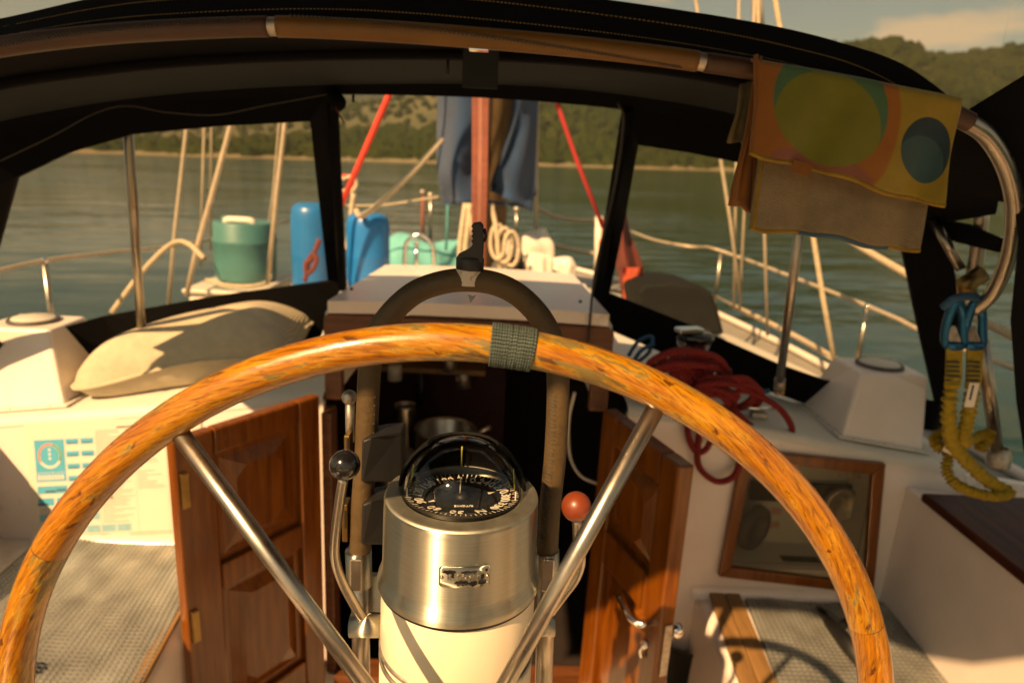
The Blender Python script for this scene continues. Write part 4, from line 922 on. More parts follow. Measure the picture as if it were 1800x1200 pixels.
rope('dock_line', [atx(1480, 412, 1.6), atx(1515, 436, 1.6), atx(1600, 486, 1.6), atx(1690, 545, 1.6), atx(1800, 600, 1.62)], .016, rope_cream, 'thick cream dock line sloping down behind the towel', k=4)
rope('cream_rope', [atz(1285, 536, -.9), atz(1340, 562, -.92), atz(1400, 592, -.93), atz(1470, 632, -.94)], .018, rope_cream, 'cream rope lying along the right deck edge', k=4)
for pts_, X, r, lab in (([(332, 190), (306, 420), (296, 540)], 4.2, .012, 'leftmost cream shroud in the left window'), ([(360, 190), (357, 300), (352, 470)], 4.8, .009, 'thin vertical shroud in the left window'),
                      ([(372, 190), (370, 440)], 5.0, .008, 'thinner shroud right beside the vertical one'), ([(414, 190), (372, 345), (345, 440), (328, 520)], 3.4, .013, 'bright slanting rope in the left window'),
                      ([(504, 190), (486, 340), (470, 500)], 3.7, .012, 'cream shroud left of the blue drum'), ([(493, 190), (480, 340), (462, 470)], 4.4, .006, 'fine wire beside the cream shroud'),
                      ([(1262, 250), (1284, 390), (1302, 530)], 3.6, .009, 'leftmost shroud in the right window'), ([(1294, 300), (1290, 540)], 3.8, .008, 'vertical shroud crossing the far stanchion'), ([(1312, 300), (1300, 545)], 3.7, .008, 'shroud in the right window nearest the towel'),
                      ([(1343, 380), (1349, 590)], 3.5, .008, 'vertical stay left of the right dodger strut')):
    rope('shroud', [at(x, y, X) for x, y in pts_], r, wire, lab, 'rigging', 'shrouds and stays', k=1)
rope('shroud', [at(1426, 395, 2.9), at(1446, 520, 2.85), at(1466, 630, 2.8)], .011, rope_cream, 'pale slanting line right of the right dodger strut', 'rigging', 'shrouds and stays', k=1)
rope('rope_loop', [at(196, 550, 3.2), at(250, 478, 3.3), at(300, 430, 3.4), at(330, 428, 3.4), at(360, 455, 3.3)], .013, rope_cream, 'cream rope arching up left of the teal drum')
rope('backstay', [at(1326, -160, 7), at(1331, 10, 7), at(1334, 60, 7)], .055, wire, 'pale rigging wire crossing the clouds above the dodger', 'rigging', k=1)
MB_ = None

# ================================================================== DODGER
t = dg = thing('dodger', 'black canvas dodger with clear windows over the companionway', 'dodger', (XC, 1.9, -.62))
hoop_px = [(-420, 240), (-300, 170), (-150, 112), (0, 83), (150, 64), (300, 53), (480, 47), (660, 54), (840, 67), (1000, 81), (1160, 99), (1320, 122), (1500, 152), (1640, 187), (1705, 215)]
hoop = smooth_pts([at(x, y, 1.15) for x, y in hoop_px], 24)
top_px = [(-420, 160), (-300, 100), (-150, 62), (0, 40), (180, 0), (330, -18), (640, -30), (840, -22), (1060, 4), (1320, 44), (1480, 82), (1600, 128), (1720, 226), (1760, 290), (1800, 360)]
topc = smooth_pts([at(x, y, 1.22) for x, y in top_px], 6)
m_ = MB(); m_.ribbon([p+V(0, .012, .004) for p in hoop[::4]], topc, .006); m_.build('aft_valance', canvas, t)
mid_px = [(-330, 300), (-220, 232), (-110, 185), (0, 150), (150, 128), (300, 112), (480, 102), (660, 98), (840, 100), (1000, 108), (1160, 124), (1300, 148), (1440, 182), (1560, 225), (1650, 285)]
fr_px = [(-260, 340), (-170, 285), (-80, 245), (0, 214), (150, 185), (300, 166), (480, 153), (660, 148), (840, 148), (1000, 156), (1140, 173), (1270, 196), (1400, 235), (1500, 285), (1570, 340)]
YM = lambda x: 1.72-.22*((x-XC)/1.2)**2; YF = lambda x: 2.05-.30*((x-XC)/1.4)**2
mid = smooth_pts([at(x, y, 1.50-.14*((x-830)/1100)**2) for x, y in mid_px], 6)
frc = smooth_pts([at(x, y, 1.74-.21*((x-830)/1000)**2) for x, y in fr_px], 6)
m_ = MB()
def roofA(u, v):
    a = hoop[round(u*(len(hoop)-1))]; i = u*(len(mid)-1); k = int(min(i, len(mid)-2)); b = mid[k]*(1-i+k)+mid[k+1]*(i-k)
    return a*(1-v)+b*v+V(0, .016*(1-v), .02*math.sin(v*math.pi)+.008*math.sin(u*21)*math.sin(v*math.pi)+.012)
m_.grid(roofA, 84, 8); m_.build('roof', canvas, t)
m_ = MB(); m_.ribbon(mid, frc, .005); m_.build('roof_lining', canvas_in, t)
m_ = MB(); m_.strip([p+V(0, .006, -.002) for p in topc], [p+V(0, .04, .03) for p in smooth_pts([at(x, y, 1.74-.21*((x-830)/1000)**2) for x, y in fr_px], 6)]); m_.build('roof_top', canvas, t)
MB().tube([p+V(0, .01, .006) for p in mid], .013, 8).build('bow', canvas, t)
# windscreen: canvas border round three clear windows
WT = lambda x: 1.76-.22*((x-830)/1000)**2          # depth of the top edge
WB = lambda x: 2.36-.34*((x-830)/800)**2           # depth of the foot
topw = [(-140, 330), (0, 300), (25, 312)]
def A_(x, y, k): return at(x, y, WT(x)*(1-k)+WB(x)*k)
wl = [A_(28, 312, 0.02), A_(120, 268, .02), A_(230, 236, .02), A_(380, 222, .02), A_(545, 213, .02), A_(560, 350, .5), A_(576, 493, 1), A_(380, 520, 1), A_(180, 556, 1), A_(0, 606, 1), A_(-40, 560, .9), A_(0, 415, .4)]
wcen = [A_(580, 166, 0), A_(840, 170, 0), A_(1104, 196, 0), A_(1080, 350, .5), A_(1047, 520, 1), A_(820, 515, 1.0), A_(603, 490, 1), A_(588, 330, .5)]
wr = [A_(1122, 255, .02), A_(1210, 268, .02), A_(1330, 292, .02), A_(1460, 330, .02), A_(1580, 400, .05), A_(1612, 560, .6), A_(1645, 706, 1), A_(1450, 668, 1), A_(1370, 640, 1), A_(1220, 574, 1), A_(1072, 515, 1), A_(1098, 390, .5)]
def poly_panel(pts, m, name, th=.0):
    m_ = MB(); c = sum(pts, V(0, 0, 0))/len(pts); k = len(pts); m_.add(list(pts)+[c], [(i, (i+1) % k, k) for i in range(k)], True); return m_.build(name, m, dg)
# outer canvas loops
lo_ = [A_(-60, 255, 0), A_(100, 205, 0), A_(225, 186, 0), A_(380, 172, 0), A_(578, 162, 0), A_(592, 330, .5), A_(604, 492, 1), A_(560, 600, 1.12), A_(230, 640, 1.12), A_(-60, 700, 1.12), A_(-160, 560, .9), A_(-120, 380, .4)]
ro_ = [A_(1102, 190, 0), A_(1220, 186, 0), A_(1345, 215, 0), A_(1500, 265, 0), A_(1655, 350, .03), A_(1690, 540, .55), A_(1668, 760, 1.1), A_(1500, 740, 1.12), A_(1360, 690, 1.12), A_(1210, 640, 1.12), A_(1048, 570, 1.12), A_(1076, 350, .5)]
def frame(outer, inner, name):
    m_ = MB(); A2 = list(outer)+[outer[0]]; B2 = list(inner)+[inner[0]]
    off = V(0, .012, 0)
    m_.strip(A2, B2, False); m_.strip([p+off for p in B2], [p+off for p in A2], False); m_.strip(B2, [p+off for p in B2], False); m_.strip([p+off for p in A2], A2, False)
    return m_.build(name, canvas, dg, bevel=.002)
fl1 = frame(lo_, wl, 'window_frame'); fr1 = frame(ro_, wr, 'window_frame')
m_ = MB(); c = sum([p+V(0, .006, 0) for p in wl], V(0,0,0))/len(wl); k = len(wl); m_.add([p+V(0, .006, 0) for p in wl]+[c], [(i, (i+1) % k, k) for i in range(k)], False); m_.build('window_pane', vinyl, fl1)
m_ = MB(); c = sum([p+V(0, .006, 0) for p in wr], V(0,0,0))/len(wr); m_.add([p+V(0, .006, 0) for p in wr]+[c], [(i, (i+1) % k, k) for i in range(k)], False); m_.build('window_pane', vinyl, fr1)
# header canvas over the open centre window and the low skirt below it
m_ = MB(); a = [p for p in frc]; b = [at(x, y, WT(x)-.004) for x, y in [(-250, 400), (-160, 335), (-60, 268), (20, 232), (160, 198), (300, 182), (480, 168), (660, 167), (840, 172), (1000, 183), (1140, 199), (1270, 222), (1400, 262), (1500, 300), (1570, 345)]]
m_.ribbon(frc, smooth_pts(b, 6), .006); m_.build('header', canvas, t)
for p0, p1 in ((A_(586, 165, 0), A_(604, 505, 1.02)), (A_(1102, 192, 0), A_(1046, 530, 1.02))):     # zipped edges of the rolled centre panel
    MB().tube([p0+V(0, -.012, 0), p1+V(0, -.012, 0)], .014, 8).build('zip_edge', canvas, t)
m_ = MB(); m_.tube(smooth_pts([A_(585, 168, 0)+V(0, -.02, 0), A_(592, 178, 0)+V(.01, -.03, 0), A_(600, 185, 0)+V(0, -.03, 0), A_(590, 182, 0)+V(0, -.03, 0)], 4), .018, 8); m_.build('rolled_strap', canvas, t)
# right side wing, second clear panel and aft flap
def PX_(x, y, Y): return at(x, y, Y)
so_ = [PX_(1655, 350, 1.72), PX_(1755, 420, 1.45), PX_(1790, 560, 1.40), PX_(1800, 800, 1.50), PX_(1740, 800, 1.66), PX_(1640, 765, 1.85), PX_(1668, 640, 1.82), PX_(1690, 540, 1.78)]
m_ = MB(); m_.ribbon([PX_(1690, 200, 1.22), PX_(1735, 232, 1.22), PX_(1775, 300, 1.23), PX_(1790, 420, 1.25), PX_(1776, 560, 1.3), PX_(1786, 700, 1.36), PX_(1812, 860, 1.45)],
                     [PX_(1820, 120, 1.16), PX_(1900, 160, 1.16), PX_(1960, 250, 1.16), PX_(1990, 400, 1.18), PX_(1990, 560, 1.2), PX_(1990, 700, 1.25), PX_(1990, 900, 1.3)], .006); m_.build('side_flap', canvas, t)
m_ = MB(); m_.ribbon([PX_(1690, 205, 1.26), PX_(1640, 330, 1.5), PX_(1560, 350, 1.7)], [PX_(1765, 300, 1.28), PX_(1752, 372, 1.45), PX_(1640, 392, 1.68)], .006); m_.build('side_header', canvas, t)
m_ = MB(); m_.ribbon([PX_(1640, 385, 1.68), PX_(1700, 395, 1.56), PX_(1760, 420, 1.45)], [PX_(1660, 420, 1.68), PX_(1705, 432, 1.56), PX_(1756, 444, 1.45)], .006); m_.build('side_strap', canvas, t)
m_ = MB(); m_.add(so_, [tuple(range(len(so_)))]); m_.build('side_pane', vinyl, t)
# hoop cover: leather sleeves laced over the grab tube
cut = [0, 40, 68, 84, len(hoop)-1]
def seg(i0, i1): return hoop[i0:i1+1]
ih = lambda px: min(range(len(hoop)), key=lambda k: (hoop[k]-at(px, 60, 1.15)).x**2)
i1, i2, i3 = ih(478), ih(1240), ih(1322)
MB().tube(seg(0, i1-1), .0155, 14).build('grab_rail_sleeve', leather_b, t); MB().tube(seg(i1+1, i2-1), .0160, 14).build('grab_rail_sleeve', leather_o, t); MB().tube(seg(i2+1, len(hoop)-1), .0155, 14).build('grab_rail_sleeve', leather_b, t)
MB().tube(hoop, .0142, 10).build('grab_rail', dullal, t)
m_ = MB()
for i0, i9, ph in ((12, i1-4, .6), (i1+5, i2-5, -.9)):
    for i in range(i0, i9):
        for q in range(1):
            p = hoop[i].lerp(hoop[i+1], q/3); f_ = (i+q/3-i0)/(i9-i0); an = rad(-100)+(f_-.5)*2.2*ph
            d = V(0, math.sin(an), -math.cos(an)*-1) if False else V(0, -math.cos(an), math.sin(-an)*-1)
            dz = math.sin((f_-.5)*2.4*ph)*.9; d = V(0, -math.sqrt(1-dz*dz), dz); m_.tube([p+d*.0162+V(-.004, 0, .003), p+d*.0162+V(.004, 0, -.003)], .0011, 4)
tag(m_.build('lacing', thread, t), kind='stuff')
m_ = MB()
for f_, sg in ((.35, 0), (.72, 0)):
    pts_ = [((p+V(0, .012, .004))*(1-f_)+q*f_)+V(0, -.008, 0) for p, q in zip(hoop[::4], topc)]
    for i in range(len(pts_)-1):
        for q in range(5): a, b = pts_[i].lerp(pts_[i+1], q/5), pts_[i].lerp(pts_[i+1], (q+.6)/5); m_.tube([a, b], .0009, 4, caps=False)
tag(m_.build('stitching', thread_y, t), kind='stuff')
# stainless end of the hoop, sweeping down on the right
endp = smooth_pts([at(1690, 209, 1.152), at(1735, 240, 1.17), at(1770, 300, 1.2), at(1783, 370, 1.25), at(1773, 450, 1.32), at(1745, 515, 1.38), at(1712, 545, 1.42)], 7)
MB().tube(endp, .0145, 14).build('grab_rail', steel, t)
MB().tube(smooth_pts([at(1727, 368, 1.55), at(1717, 450, 1.56), at(1700, 535, 1.57)], 5), .0155, 12).build('side_strut', steel, t)
MB().tube([at(1640, 385, 1.62), at(1690, 474, 1.57)], .011, 10).build('side_strut', steel, t)
m_ = MB(); m_.tube([at(1727, 480, 1.545), at(1697, 500, 1.545), at(1702, 520, 1.545)], .022, 8); m_.build('strut_clamp', brass, t)
MB().tube([at(1727, 600, 1.66), at(1752, 790, 1.70)], .016, 12).build('side_strut', steel, t)
m_ = MB(); m_.lathe([(.03, -.02), (.03, .01), (.018, .03)], at(1756, 805, 1.70), 12); m_.build('strut_foot', dullal, t)
for a, b in ((((222, 186), 1.70), ((250, 600), 2.12)), (((1406, 395), 1.72), ((1369, 683), 2.04))):
    p, q = at(*a[0], a[1]), at(*b[0], b[1]); q = p+(q-p)*((zdeck(q.x)-p.z)/(q.z-p.z)) if a[0][0] < 900 else q
    s_ = MB(); s_.tube([p, q], .0125, 12); s_ = s_.build('strut', steel, t)
    MB().tube([p+(q-p)*.03, p+(q-p)*-.005], .0165, 10).build('strut_fitting', dullal, s_)
    MB().tube([q+(p-q)*.07, q], .0165, 10).build('strut_fitting', dullal, s_)
    MB().box(q+V(-.006, 0, .0), (.009, .025, .035)).build('strut_foot', brass, s_); MB().box(q+V(.009, 0, .0), (.009, .025, .035)).build('strut_foot', brass, s_)
MB().tube(smooth_pts([at(0, 283, 1.57), at(90, 240, 1.60), at(165, 200, 1.64), at(222, 186, 1.66), at(290, 197, 1.67), at(380, 202, 1.68), at(470, 185, 1.69), at(575, 166, 1.69)], 6), .0016, 6).build('control_line', thread, t)
MB().tube(smooth_pts([at(1086, 180, 1.68), at(1096, 215, 1.7), at(1080, 330, 1.8), at(1046, 480, 1.86), at(1034, 600, 1.88)], 6), .0035, 6).build('cable', black, t)
m_ = MB(); m_.box(at(842, 80, 1.16), (.075, .02, .006)); m_.box(at(842, 84, 1.16), (.03, .022, .010)); m_.build('rail_bracket', chrome, t)
m_ = MB(); m_.box(at(845, 108, 1.44), (.07, .01, .10)); m_.build('hanging_tab', canvas_in, t)
for px, py0, py1 in ((787, 105, 133), (621, 165, 180)):
    MB().tube([at(px, py0, 1.47), at(px, py1, 1.47)], .003, 6).build('hanging_tie', black, t)
MB().tube(smooth_pts([at(590, 188, 1.7), at(598, 205, 1.7), at(606, 217, 1.7)], 4), .002, 6).build('hanging_tie', fadedred, t)

# ------------------------------------------------------------------ bimini over the helm, unseen, inferred from the shade and added to cast it, and its clear front panel
t = thing('bimini', 'dark canvas bimini added above the helm for shade, with clear scuffed front panel', 'bimini', (XC, .6, .62))
BZ = .66; BY0, BY1 = -.075, 1.28
def aft(u): k_ = max(0, min(1, (-1.30+2.73*u+.33)/.45)); return BY0-.26*k_*k_*(3-2*k_)   # the canopy reaches further aft to starboard, shaped to fit the shade there
m_ = MB(); m_.grid(lambda u, v: V(-1.30+2.73*u, aft(u)+(BY1-aft(u))*v, BZ-.10*(2*u-1)**2+.02*math.sin(v*math.pi)), 32, 8); o = m_.build('shade_canopy', canvas, t); sm = o.modifiers.new('s', 'SOLIDIFY'); sm.thickness = .004
for y in (0, 1): MB().tube([V(-1.30+2.73*k/16, BY1-.02 if y else aft(k/16)+.02, BZ-.10*(2*k/16-1)**2-.016) for k in range(17)], .0125, 10).build('bimini_bow', steel, t)
m_ = MB(); m_.grid(lambda u, v: (topc[int(u*(len(topc)-1))]+V(0, .004, -.01))*(1-v)+V(-1.38+2.8*u, BY1-.01, BZ-.10*(2*u-1)**2-.01)*v, 40, 6); m_.build('clear_panel', vinyl2, t)

# towel over the grab rail
def towel_mat():
    m = bpy.data.materials.new('printed_towel'); m.use_nodes = True; tr = m.node_tree; N = tr.nodes; L = tr.links; b = N['Principled BSDF']
    uv = N.new('ShaderNodeUVMap'); sp = N.new('ShaderNodeSeparateXYZ'); L.new(uv.outputs[0], sp.inputs[0])
    def math_(op, a, c):
        x = N.new('ShaderNodeMath'); x.operation = op
        for i, q in enumerate((a, c)):
            if isinstance(q, (int, float)): x.inputs[i].default_value = q
            else: L.new(q, x.inputs[i])
        return x.outputs[0]
    def circ(cu, cv, ru, rv):
        a = math_('DIVIDE', math_('SUBTRACT', sp.outputs[0], cu), ru); c = math_('DIVIDE', math_('SUBTRACT', sp.outputs[1], cv), rv)
        d = math_('ADD', math_('MULTIPLY', a, a), math_('MULTIPLY', c, c)); r = N.new('ShaderNodeMapRange'); r.inputs[1].default_value = .97; r.inputs[2].default_value = 1.03; r.inputs[3].default_value = 1; r.inputs[4].default_value = 0; L.new(d, r.inputs[0]); return r.outputs[0]
    def mix(f, a, c):
        x = N.new('ShaderNodeMix'); x.data_type = 'RGBA'; L.new(f, x.inputs[0])
        for i, q in ((6, a), (7, c)):
            if isinstance(q, tuple): x.inputs[i].default_value = (*q, 1)
            else: L.new(q, x.inputs[i])
        return x.outputs[2]
    ye, og, gr, tl, pk, bl = (.30, .21, .015), (.30, .105, .008), (.17, .17, .010), (.055, .14, .065), (.25, .085, .045), (.030, .075, .085)
    col = mix(circ(.25, .42, .475, .90), ye, og)
    col = mix(circ(.36, .98, .26, .16), col, pk)
    col = mix(circ(.375, .385, .285, .56), col, mix(circ(.37, .55, .27, .50), tl, gr))
    col = mix(circ(.87, .56, .125, .29), col, mix(circ(.85, .66, .12, .22), (.012, .035, .05), bl))
    z = N.new('ShaderNodeTexNoise'); z.inputs['Scale'].default_value = 30; z.inputs['Detail'].default_value = 5; mp = N.new('ShaderNodeTexCoord'); L.new(mp.outputs['Object'], z.inputs['Vector'])
    r = N.new('ShaderNodeMapRange'); r.inputs[3].default_value = .78; r.inputs[4].default_value = 1.18; L.new(z.outputs[0], r.inputs[0])
    x = N.new('ShaderNodeMix'); x.data_type = 'RGBA'; x.blend_type = 'MULTIPLY'; x.inputs[0].default_value = 1; L.new(col, x.inputs[6]); L.new(r.outputs[0], x.inputs[7])
    L.new(x.outputs[2], b.inputs['Base Color']); b.inputs['Roughness'].default_value = .95; b.inputs['Sheen Weight'].default_value = .25
    z2 = N.new('ShaderNodeTexNoise'); z2.inputs['Scale'].default_value = 700; L.new(mp.outputs['Object'], z2.inputs['Vector']); bp = N.new('ShaderNodeBump'); bp.inputs['Strength'].default_value = .5; bp.inputs['Distance'].default_value = .003; L.new(z2.outputs[0], bp.inputs['Height']); L.new(bp.outputs[0], b.inputs['Normal'])
    return m
terry = mat('beige_terry', (.26, .20, .115), .95, var=.22, scale=14, bump=1.0, bscale=420, dirt=((.15, .105, .055), 7, .54))
tw_y = mat('towel_yellow_edge', (.26, .16, .014), .95, var=.2, bump=.5, bscale=400); tw_o = mat('towel_orange', (.24, .085, .008), .95, var=.12, sheen=.2, bump=.6, bscale=500); tw_b = mat('towel_blue_edge', (.05, .10, .15), .95)
t = thing('towel', 'printed towel of green, orange and yellow circles over the grab rail', 'towel', at(1480, 440, 1.2))
def quadf(tl, tr_, br, bl, Y0, Y1, wob):
    def fn(u, v):
        px = (tl[0]*(1-u)+tr_[0]*u)*(1-v)+(bl[0]*(1-u)+br[0]*u)*v; py = (tl[1]*(1-u)+tr_[1]*u)*(1-v)+(bl[1]*(1-u)+br[1]*u)*v
        py += 10*math.sin(u*math.pi)*(v-.3)*wob+(4*math.sin(u*9+1)+2*math.sin(u*21))*v; px += 5*math.sin(v*5+u*3)*v
        return at(px, py, Y0+(Y1-Y0)*v-.011*math.sin(u*11+v*2)*v-.014*math.sin(u*5.3+1)*v-.004*math.sin(u*23+v*5)*v)
    return fn
ff = quadf((1324, 97), (1692, 163), (1656, 362), (1322, 264), 1.128, 1.105, .5)
def front(u, v):
    if v < .08: q = ff(u, .08); k = (1-v/.08); return q+V(0, .022*k*k+.004*k, .004*math.sin(k*math.pi/2))
    return ff(u, v)
m_ = MB(); m_.grid(front, 44, 26); o = m_.build('printed_flap', towel_mat(), t); sm = o.modifiers.new('s', 'SOLIDIFY'); sm.thickness = .005; sm.offset = -1
m_ = MB(); m_.tube([ff(u/30, 1)+V(0, -.002, 0) for u in range(31)], .0040, 8); m_.build('hem', tw_y, t)
m_ = MB(); m_.tube([ff(0, v/20)+V(.004, -.002, 0) for v in range(21)], .004, 8); m_.tube([ff(0.035, v/20)+V(.0, -.002, 0) for v in range(21)], .0018, 6); m_.build('side_hem', tw_o, t)
bf = quadf((1340, 130), (1672, 190), (1612, 440), (1322, 396), 1.172, 1.165, .3)
m_ = MB(); m_.grid(bf, 40, 26); o = m_.build('reverse_flap', terry, t); sm = o.modifiers.new('s', 'SOLIDIFY'); sm.thickness = .005
m_ = MB(); m_.tube([bf(u/60, 1)+V(0, -.002, 0) for u in range(0, 18)], .0042, 8); m_.build('hem', tw_y, t); m_ = MB(); m_.tube([bf(u/60, 1)+V(0, -.002, 0) for u in range(48, 61)], .0042, 8); m_.build('hem', tw_y, t); m_ = MB(); m_.tube([bf(0.02, .45+v*.55/12)+V(0, -.003, 0) for v in range(13)], .004, 6); m_.build('hem', tw_y, t)
m_ = MB(); m_.tube([bf(u/60, 1)+V(0, -.002, 0) for u in range(17, 49)], .0042, 8); m_.build('hem', tw_b, t)
lf_ = quadf((1326, 120), (1350, 128), (1320, 374), (1284, 358), 1.185, 1.17, .2)
m_ = MB(); m_.grid(lf_, 6, 20); o = m_.build('folded_edge', tw_o, t); sm = o.modifiers.new('s', 'SOLIDIFY'); sm.thickness = .006
lg = quadf((1300, 150), (1326, 140), (1318, 258), (1282, 248), 1.21, 1.20, .2)
m_ = MB(); m_.grid(lg, 6, 12); o = m_.build('back_fold', mat('towel_back_fold', (.10, .12, .08), .95, col2=(.3, .18, .04), scale=12), t); sm = o.modifiers.new('s', 'SOLIDIFY'); sm.thickness = .006
m_ = MB(); m_.prism([at(1396, 281, 1.094), at(1430, 290, 1.094), at(1420, 311, 1.092), at(1390, 302, 1.092)], (0, .002, 0)); m_.build('tag', tw_o, t)

# yellow elastic tether clipped to the rail
t = thing('safety_tether', 'yellow elastic safety tether with blue snap hooks on the rail', 'tether', at(1700, 870, 1.66))
TY = 1.42
def ruffle(f_): return .0165*(1+.16*math.sin(f_*150)+.08*math.sin(f_*61+1))
def sleeve(pts_, name='elastic_sleeve'):
    q = smooth_pts(pts_, 26); m_ = MB(); L_ = len(q); m_.tube(q, .0165, 12, flat=.75, rfun=lambda f_: .0138*(1+.30*math.sin(f_*L_*1.15)+.10*math.sin(f_*L_*.45))); return m_.build(name, yellow, t)
for x in (1675, 1711):
    m_ = MB(); m_.ribbon([at(x-13, 612, TY), at(x-14, 660, TY), at(x-16, 682, TY)], [at(x+14, 612, TY), at(x+13, 660, TY), at(x+9, 682, TY)], .006); o = m_.build('webbing', yellow, t)
    m_ = MB()
    for k in range(5): m_.tube([at(x-12, 636+8*k, TY-.0085), at(x+11, 637+8*k, TY-.0085)], .0022, 6)
    m_.build('bar_tack', thread, o)
sleeve([at(1676, 660, TY), at(1668, 720, TY), at(1672, 770, TY+.04), at(1690, 800, TY+.08), at(1725, 835, TY+.10), at(1758, 858, TY+.12), at(1772, 866, TY+.12), at(1752, 872, TY+.1), at(1715, 866, TY+.1), at(1680, 850, TY+.1), at(1664, 825, TY+.12), at(1668, 795, TY+.14), at(1650, 785, TY+.16), at(1643, 770, TY+.18), at(1660, 758, TY+.18)])
sleeve([at(1709, 690, TY+.01), at(1700, 740, TY+.03), at(1694, 775, TY+.06), at(1712, 770, TY+.16), at(1738, 762, TY+.18), at(1722, 790, TY+.16)])
m_ = MB(); m_.box(at(1708, 694, TY-.014), (.022, .002, .056)); tgl = m_.build('label_tag', paper, t); m_ = MB(); m_.box(at(1708, 690, TY-.016), (.004, .001, .034)); m_.build('label_print', inkd, tgl)
m_ = MB(); m_.box(at(1667, 790, TY+.07), (.026, .002, .016), Matrix.Rotation(.4, 3, 'Y')); m_.build('label_tag', paper, t)
for x in (1678, 1712):
    m_ = MB(); m_.tube(smooth_pts([at(x-14, 606, TY), at(x-15, 575, TY), at(x-4, 540, TY-.01), at(x+6, 530, TY-.01), at(x+14, 548, TY), at(x+15, 580, TY), at(x+13, 606, TY)], 4, True), .0098, 8, True); o = m_.build('snap_hook', blue_al, t)
    m_ = MB(); m_.hexa([at(x-15, 600, TY-.008), at(x+13, 602, TY-.008), at(x+13, 602, TY+.006), at(x-15, 600, TY+.006), at(x-12, 572, TY-.008), at(x+2, 572, TY-.008), at(x+2, 572, TY+.006), at(x-12, 572, TY+.006)]); m_.build('hook_gate', dullal, o, bevel=.003)
    m_ = MB(); m_.tube([at(x-16, 606, TY-.004), at(x+14, 608, TY-.004)], .009, 8); m_.build('hook_eye', blue_al, o)
m_ = MB(); m_.tube(smooth_pts([at(1658, 540, TY), at(1680, 524, TY-.02), at(1712, 522, TY-.02), at(1732, 538, TY)], 5), .009, 8); m_.build('strop', rope_blue, t)

# ================================================================== HELM
# pedestal guard
GY = .82
t = thing('pedestal_guard', 'leather covered hoop guard standing in front of the pedestal', 'guard rail', at(805, 1230, GY))
gp = [(632, 1010), (636, 900), (643, 800), (648, 680), (655, 610), (680, 560), (725, 517), (775, 497), (825, 492), (875, 500), (918, 524), (955, 566), (977, 620), (981, 690), (976, 800), (966, 900), (960, 1010)]
gpts = smooth_pts([at(x, y, GY) for x, y in gp], 8)
MB().tube(gpts, .0145, 20).build('leather_sleeve', leather, t)
m_ = MB()
def lace(i0, i1, side):
    for i in range(i0, i1):
        for q in range(2):
            p = gpts[i].lerp(gpts[i+1], q/2); m_.tube([p+V(side*.0112, -.0100, .0015), p+V(side*.0035, -.0146, -.0015+rnd.uniform(-.002, .002))], .0008, 4)
lace(112, 124, -1); lace(104, 112, -1)
tag(m_.build('lacing', thread, t), kind='stuff')
m_ = MB()
for i in range(18, 32):
    p = gpts[i]; m_.sphere(p+V(.0105, -.0105, 0), .0010, 5)
tag(m_.build('stitch_hole', thread, t), kind='stuff')
for (x0, y0), (x1, y1), xs in (((632, 965), (636, 1230), 1), ((962, 965), (955, 1230), -1)):
    a, b = at(x0, y0, GY), at(x1, y1, GY); MB().tube([a, b], .0125, 16).build('tube_leg', steel, t)
    c0, c1 = at(x0-2, 966, GY), at(x0, 1026, GY); m_ = MB(); m_.tube([c0, c1], .0175, 20); cl_ = m_.build('clamp_socket', brushed, t)
    m_ = MB(); m_.box((c0+c1)/2+V(xs*.0, -.0185, 0), (.016, .004, (c0-c1).length*.92)); m_.build('clamp_tongue', steel, cl_, bevel=.0015)
m_ = MB(); m_.box(at(655, 1040, GY+.02), (.06, .01, .06)); m_.build('mounting_plate', brushed, t, bevel=.003)
# instrument brackets on the left leg
t = thing('instrument_bracket', 'pair of black instrument brackets clamped to the guard leg', 'bracket', at(660, 960, GY))
for y0, y1 in ((768, 848), (880, 958)):
    m_ = MB(); m_.prism([at(636, y0+6, GY-.02), at(652, y0, GY-.022), at(672, y0-2, GY-.02), at(706, y0-8, GY), at(706, y1, GY), at(634, y1, GY-.02)], (0, .04, 0)); m_.build('bracket_arm', black, t, bevel=.003)
for x, y0, y1, m__ in ((613, 758, 800, brass), (609, 874, 950, brass)):
    m_ = MB(); m_.box((at(x, y0, GY)+at(x, y1, GY))/2, (.007, .022, (y1-y0)/1200*.86)); m_.build('clamp_plate', m__, t, bevel=.001); m_ = MB(); m_.box((at(x-2, y0+18, GY-.012)+at(x-2, y1-18, GY-.012))/2, (.002, .002, (y1-y0)/1200*.4)); m_.build('slot', black, t)
m_ = MB(); m_.tube([at(615, 700, GY+.02), at(616, 775, GY+.02)], .006, 10); m_.sphere(at(614, 698, GY+.02), .010, 8); m_.build('clamp_screw', dullal, t)
# black mount on the top of the guard
t = thing('rail_mount', 'black notched mount strapped to the top of the guard hoop', 'mount', at(826, 488, GY))
m_ = MB(); prof_ = [(804, 462), (804, 450), (812, 446), (824, 440), (829, 434)]
zz = []
for k in range(9): zz += [(829+(k % 2)*2.5-k*.0, 432-4.4*k), (828+((k+1) % 2)*2.5, 430-4.4*k)]
prof_ += [(x, y) for x, y in zz]+[(833, 394), (843, 392), (849, 398), (850, 430), (848, 462)]
m_.prism([at(x, y, GY-.012) for x, y in prof_], (0, .024, 0)); mm = m_.build('mount_post', black, t, bevel=.001)
m_ = MB(); m_.tube(smooth_pts([at(851, 425, GY-.002), at(854, 415, GY-.002), at(851, 402, GY-.002)], 4), .002, 6); m_.build('lever', black, t)
m_ = MB(); m_.lathe([(.0155, 0), (.0168, .002), (.0168, .014), (.0155, .016)], at(826, 466, GY)+V(0, 0, -.006), 24); m_.build('collar', black, t)
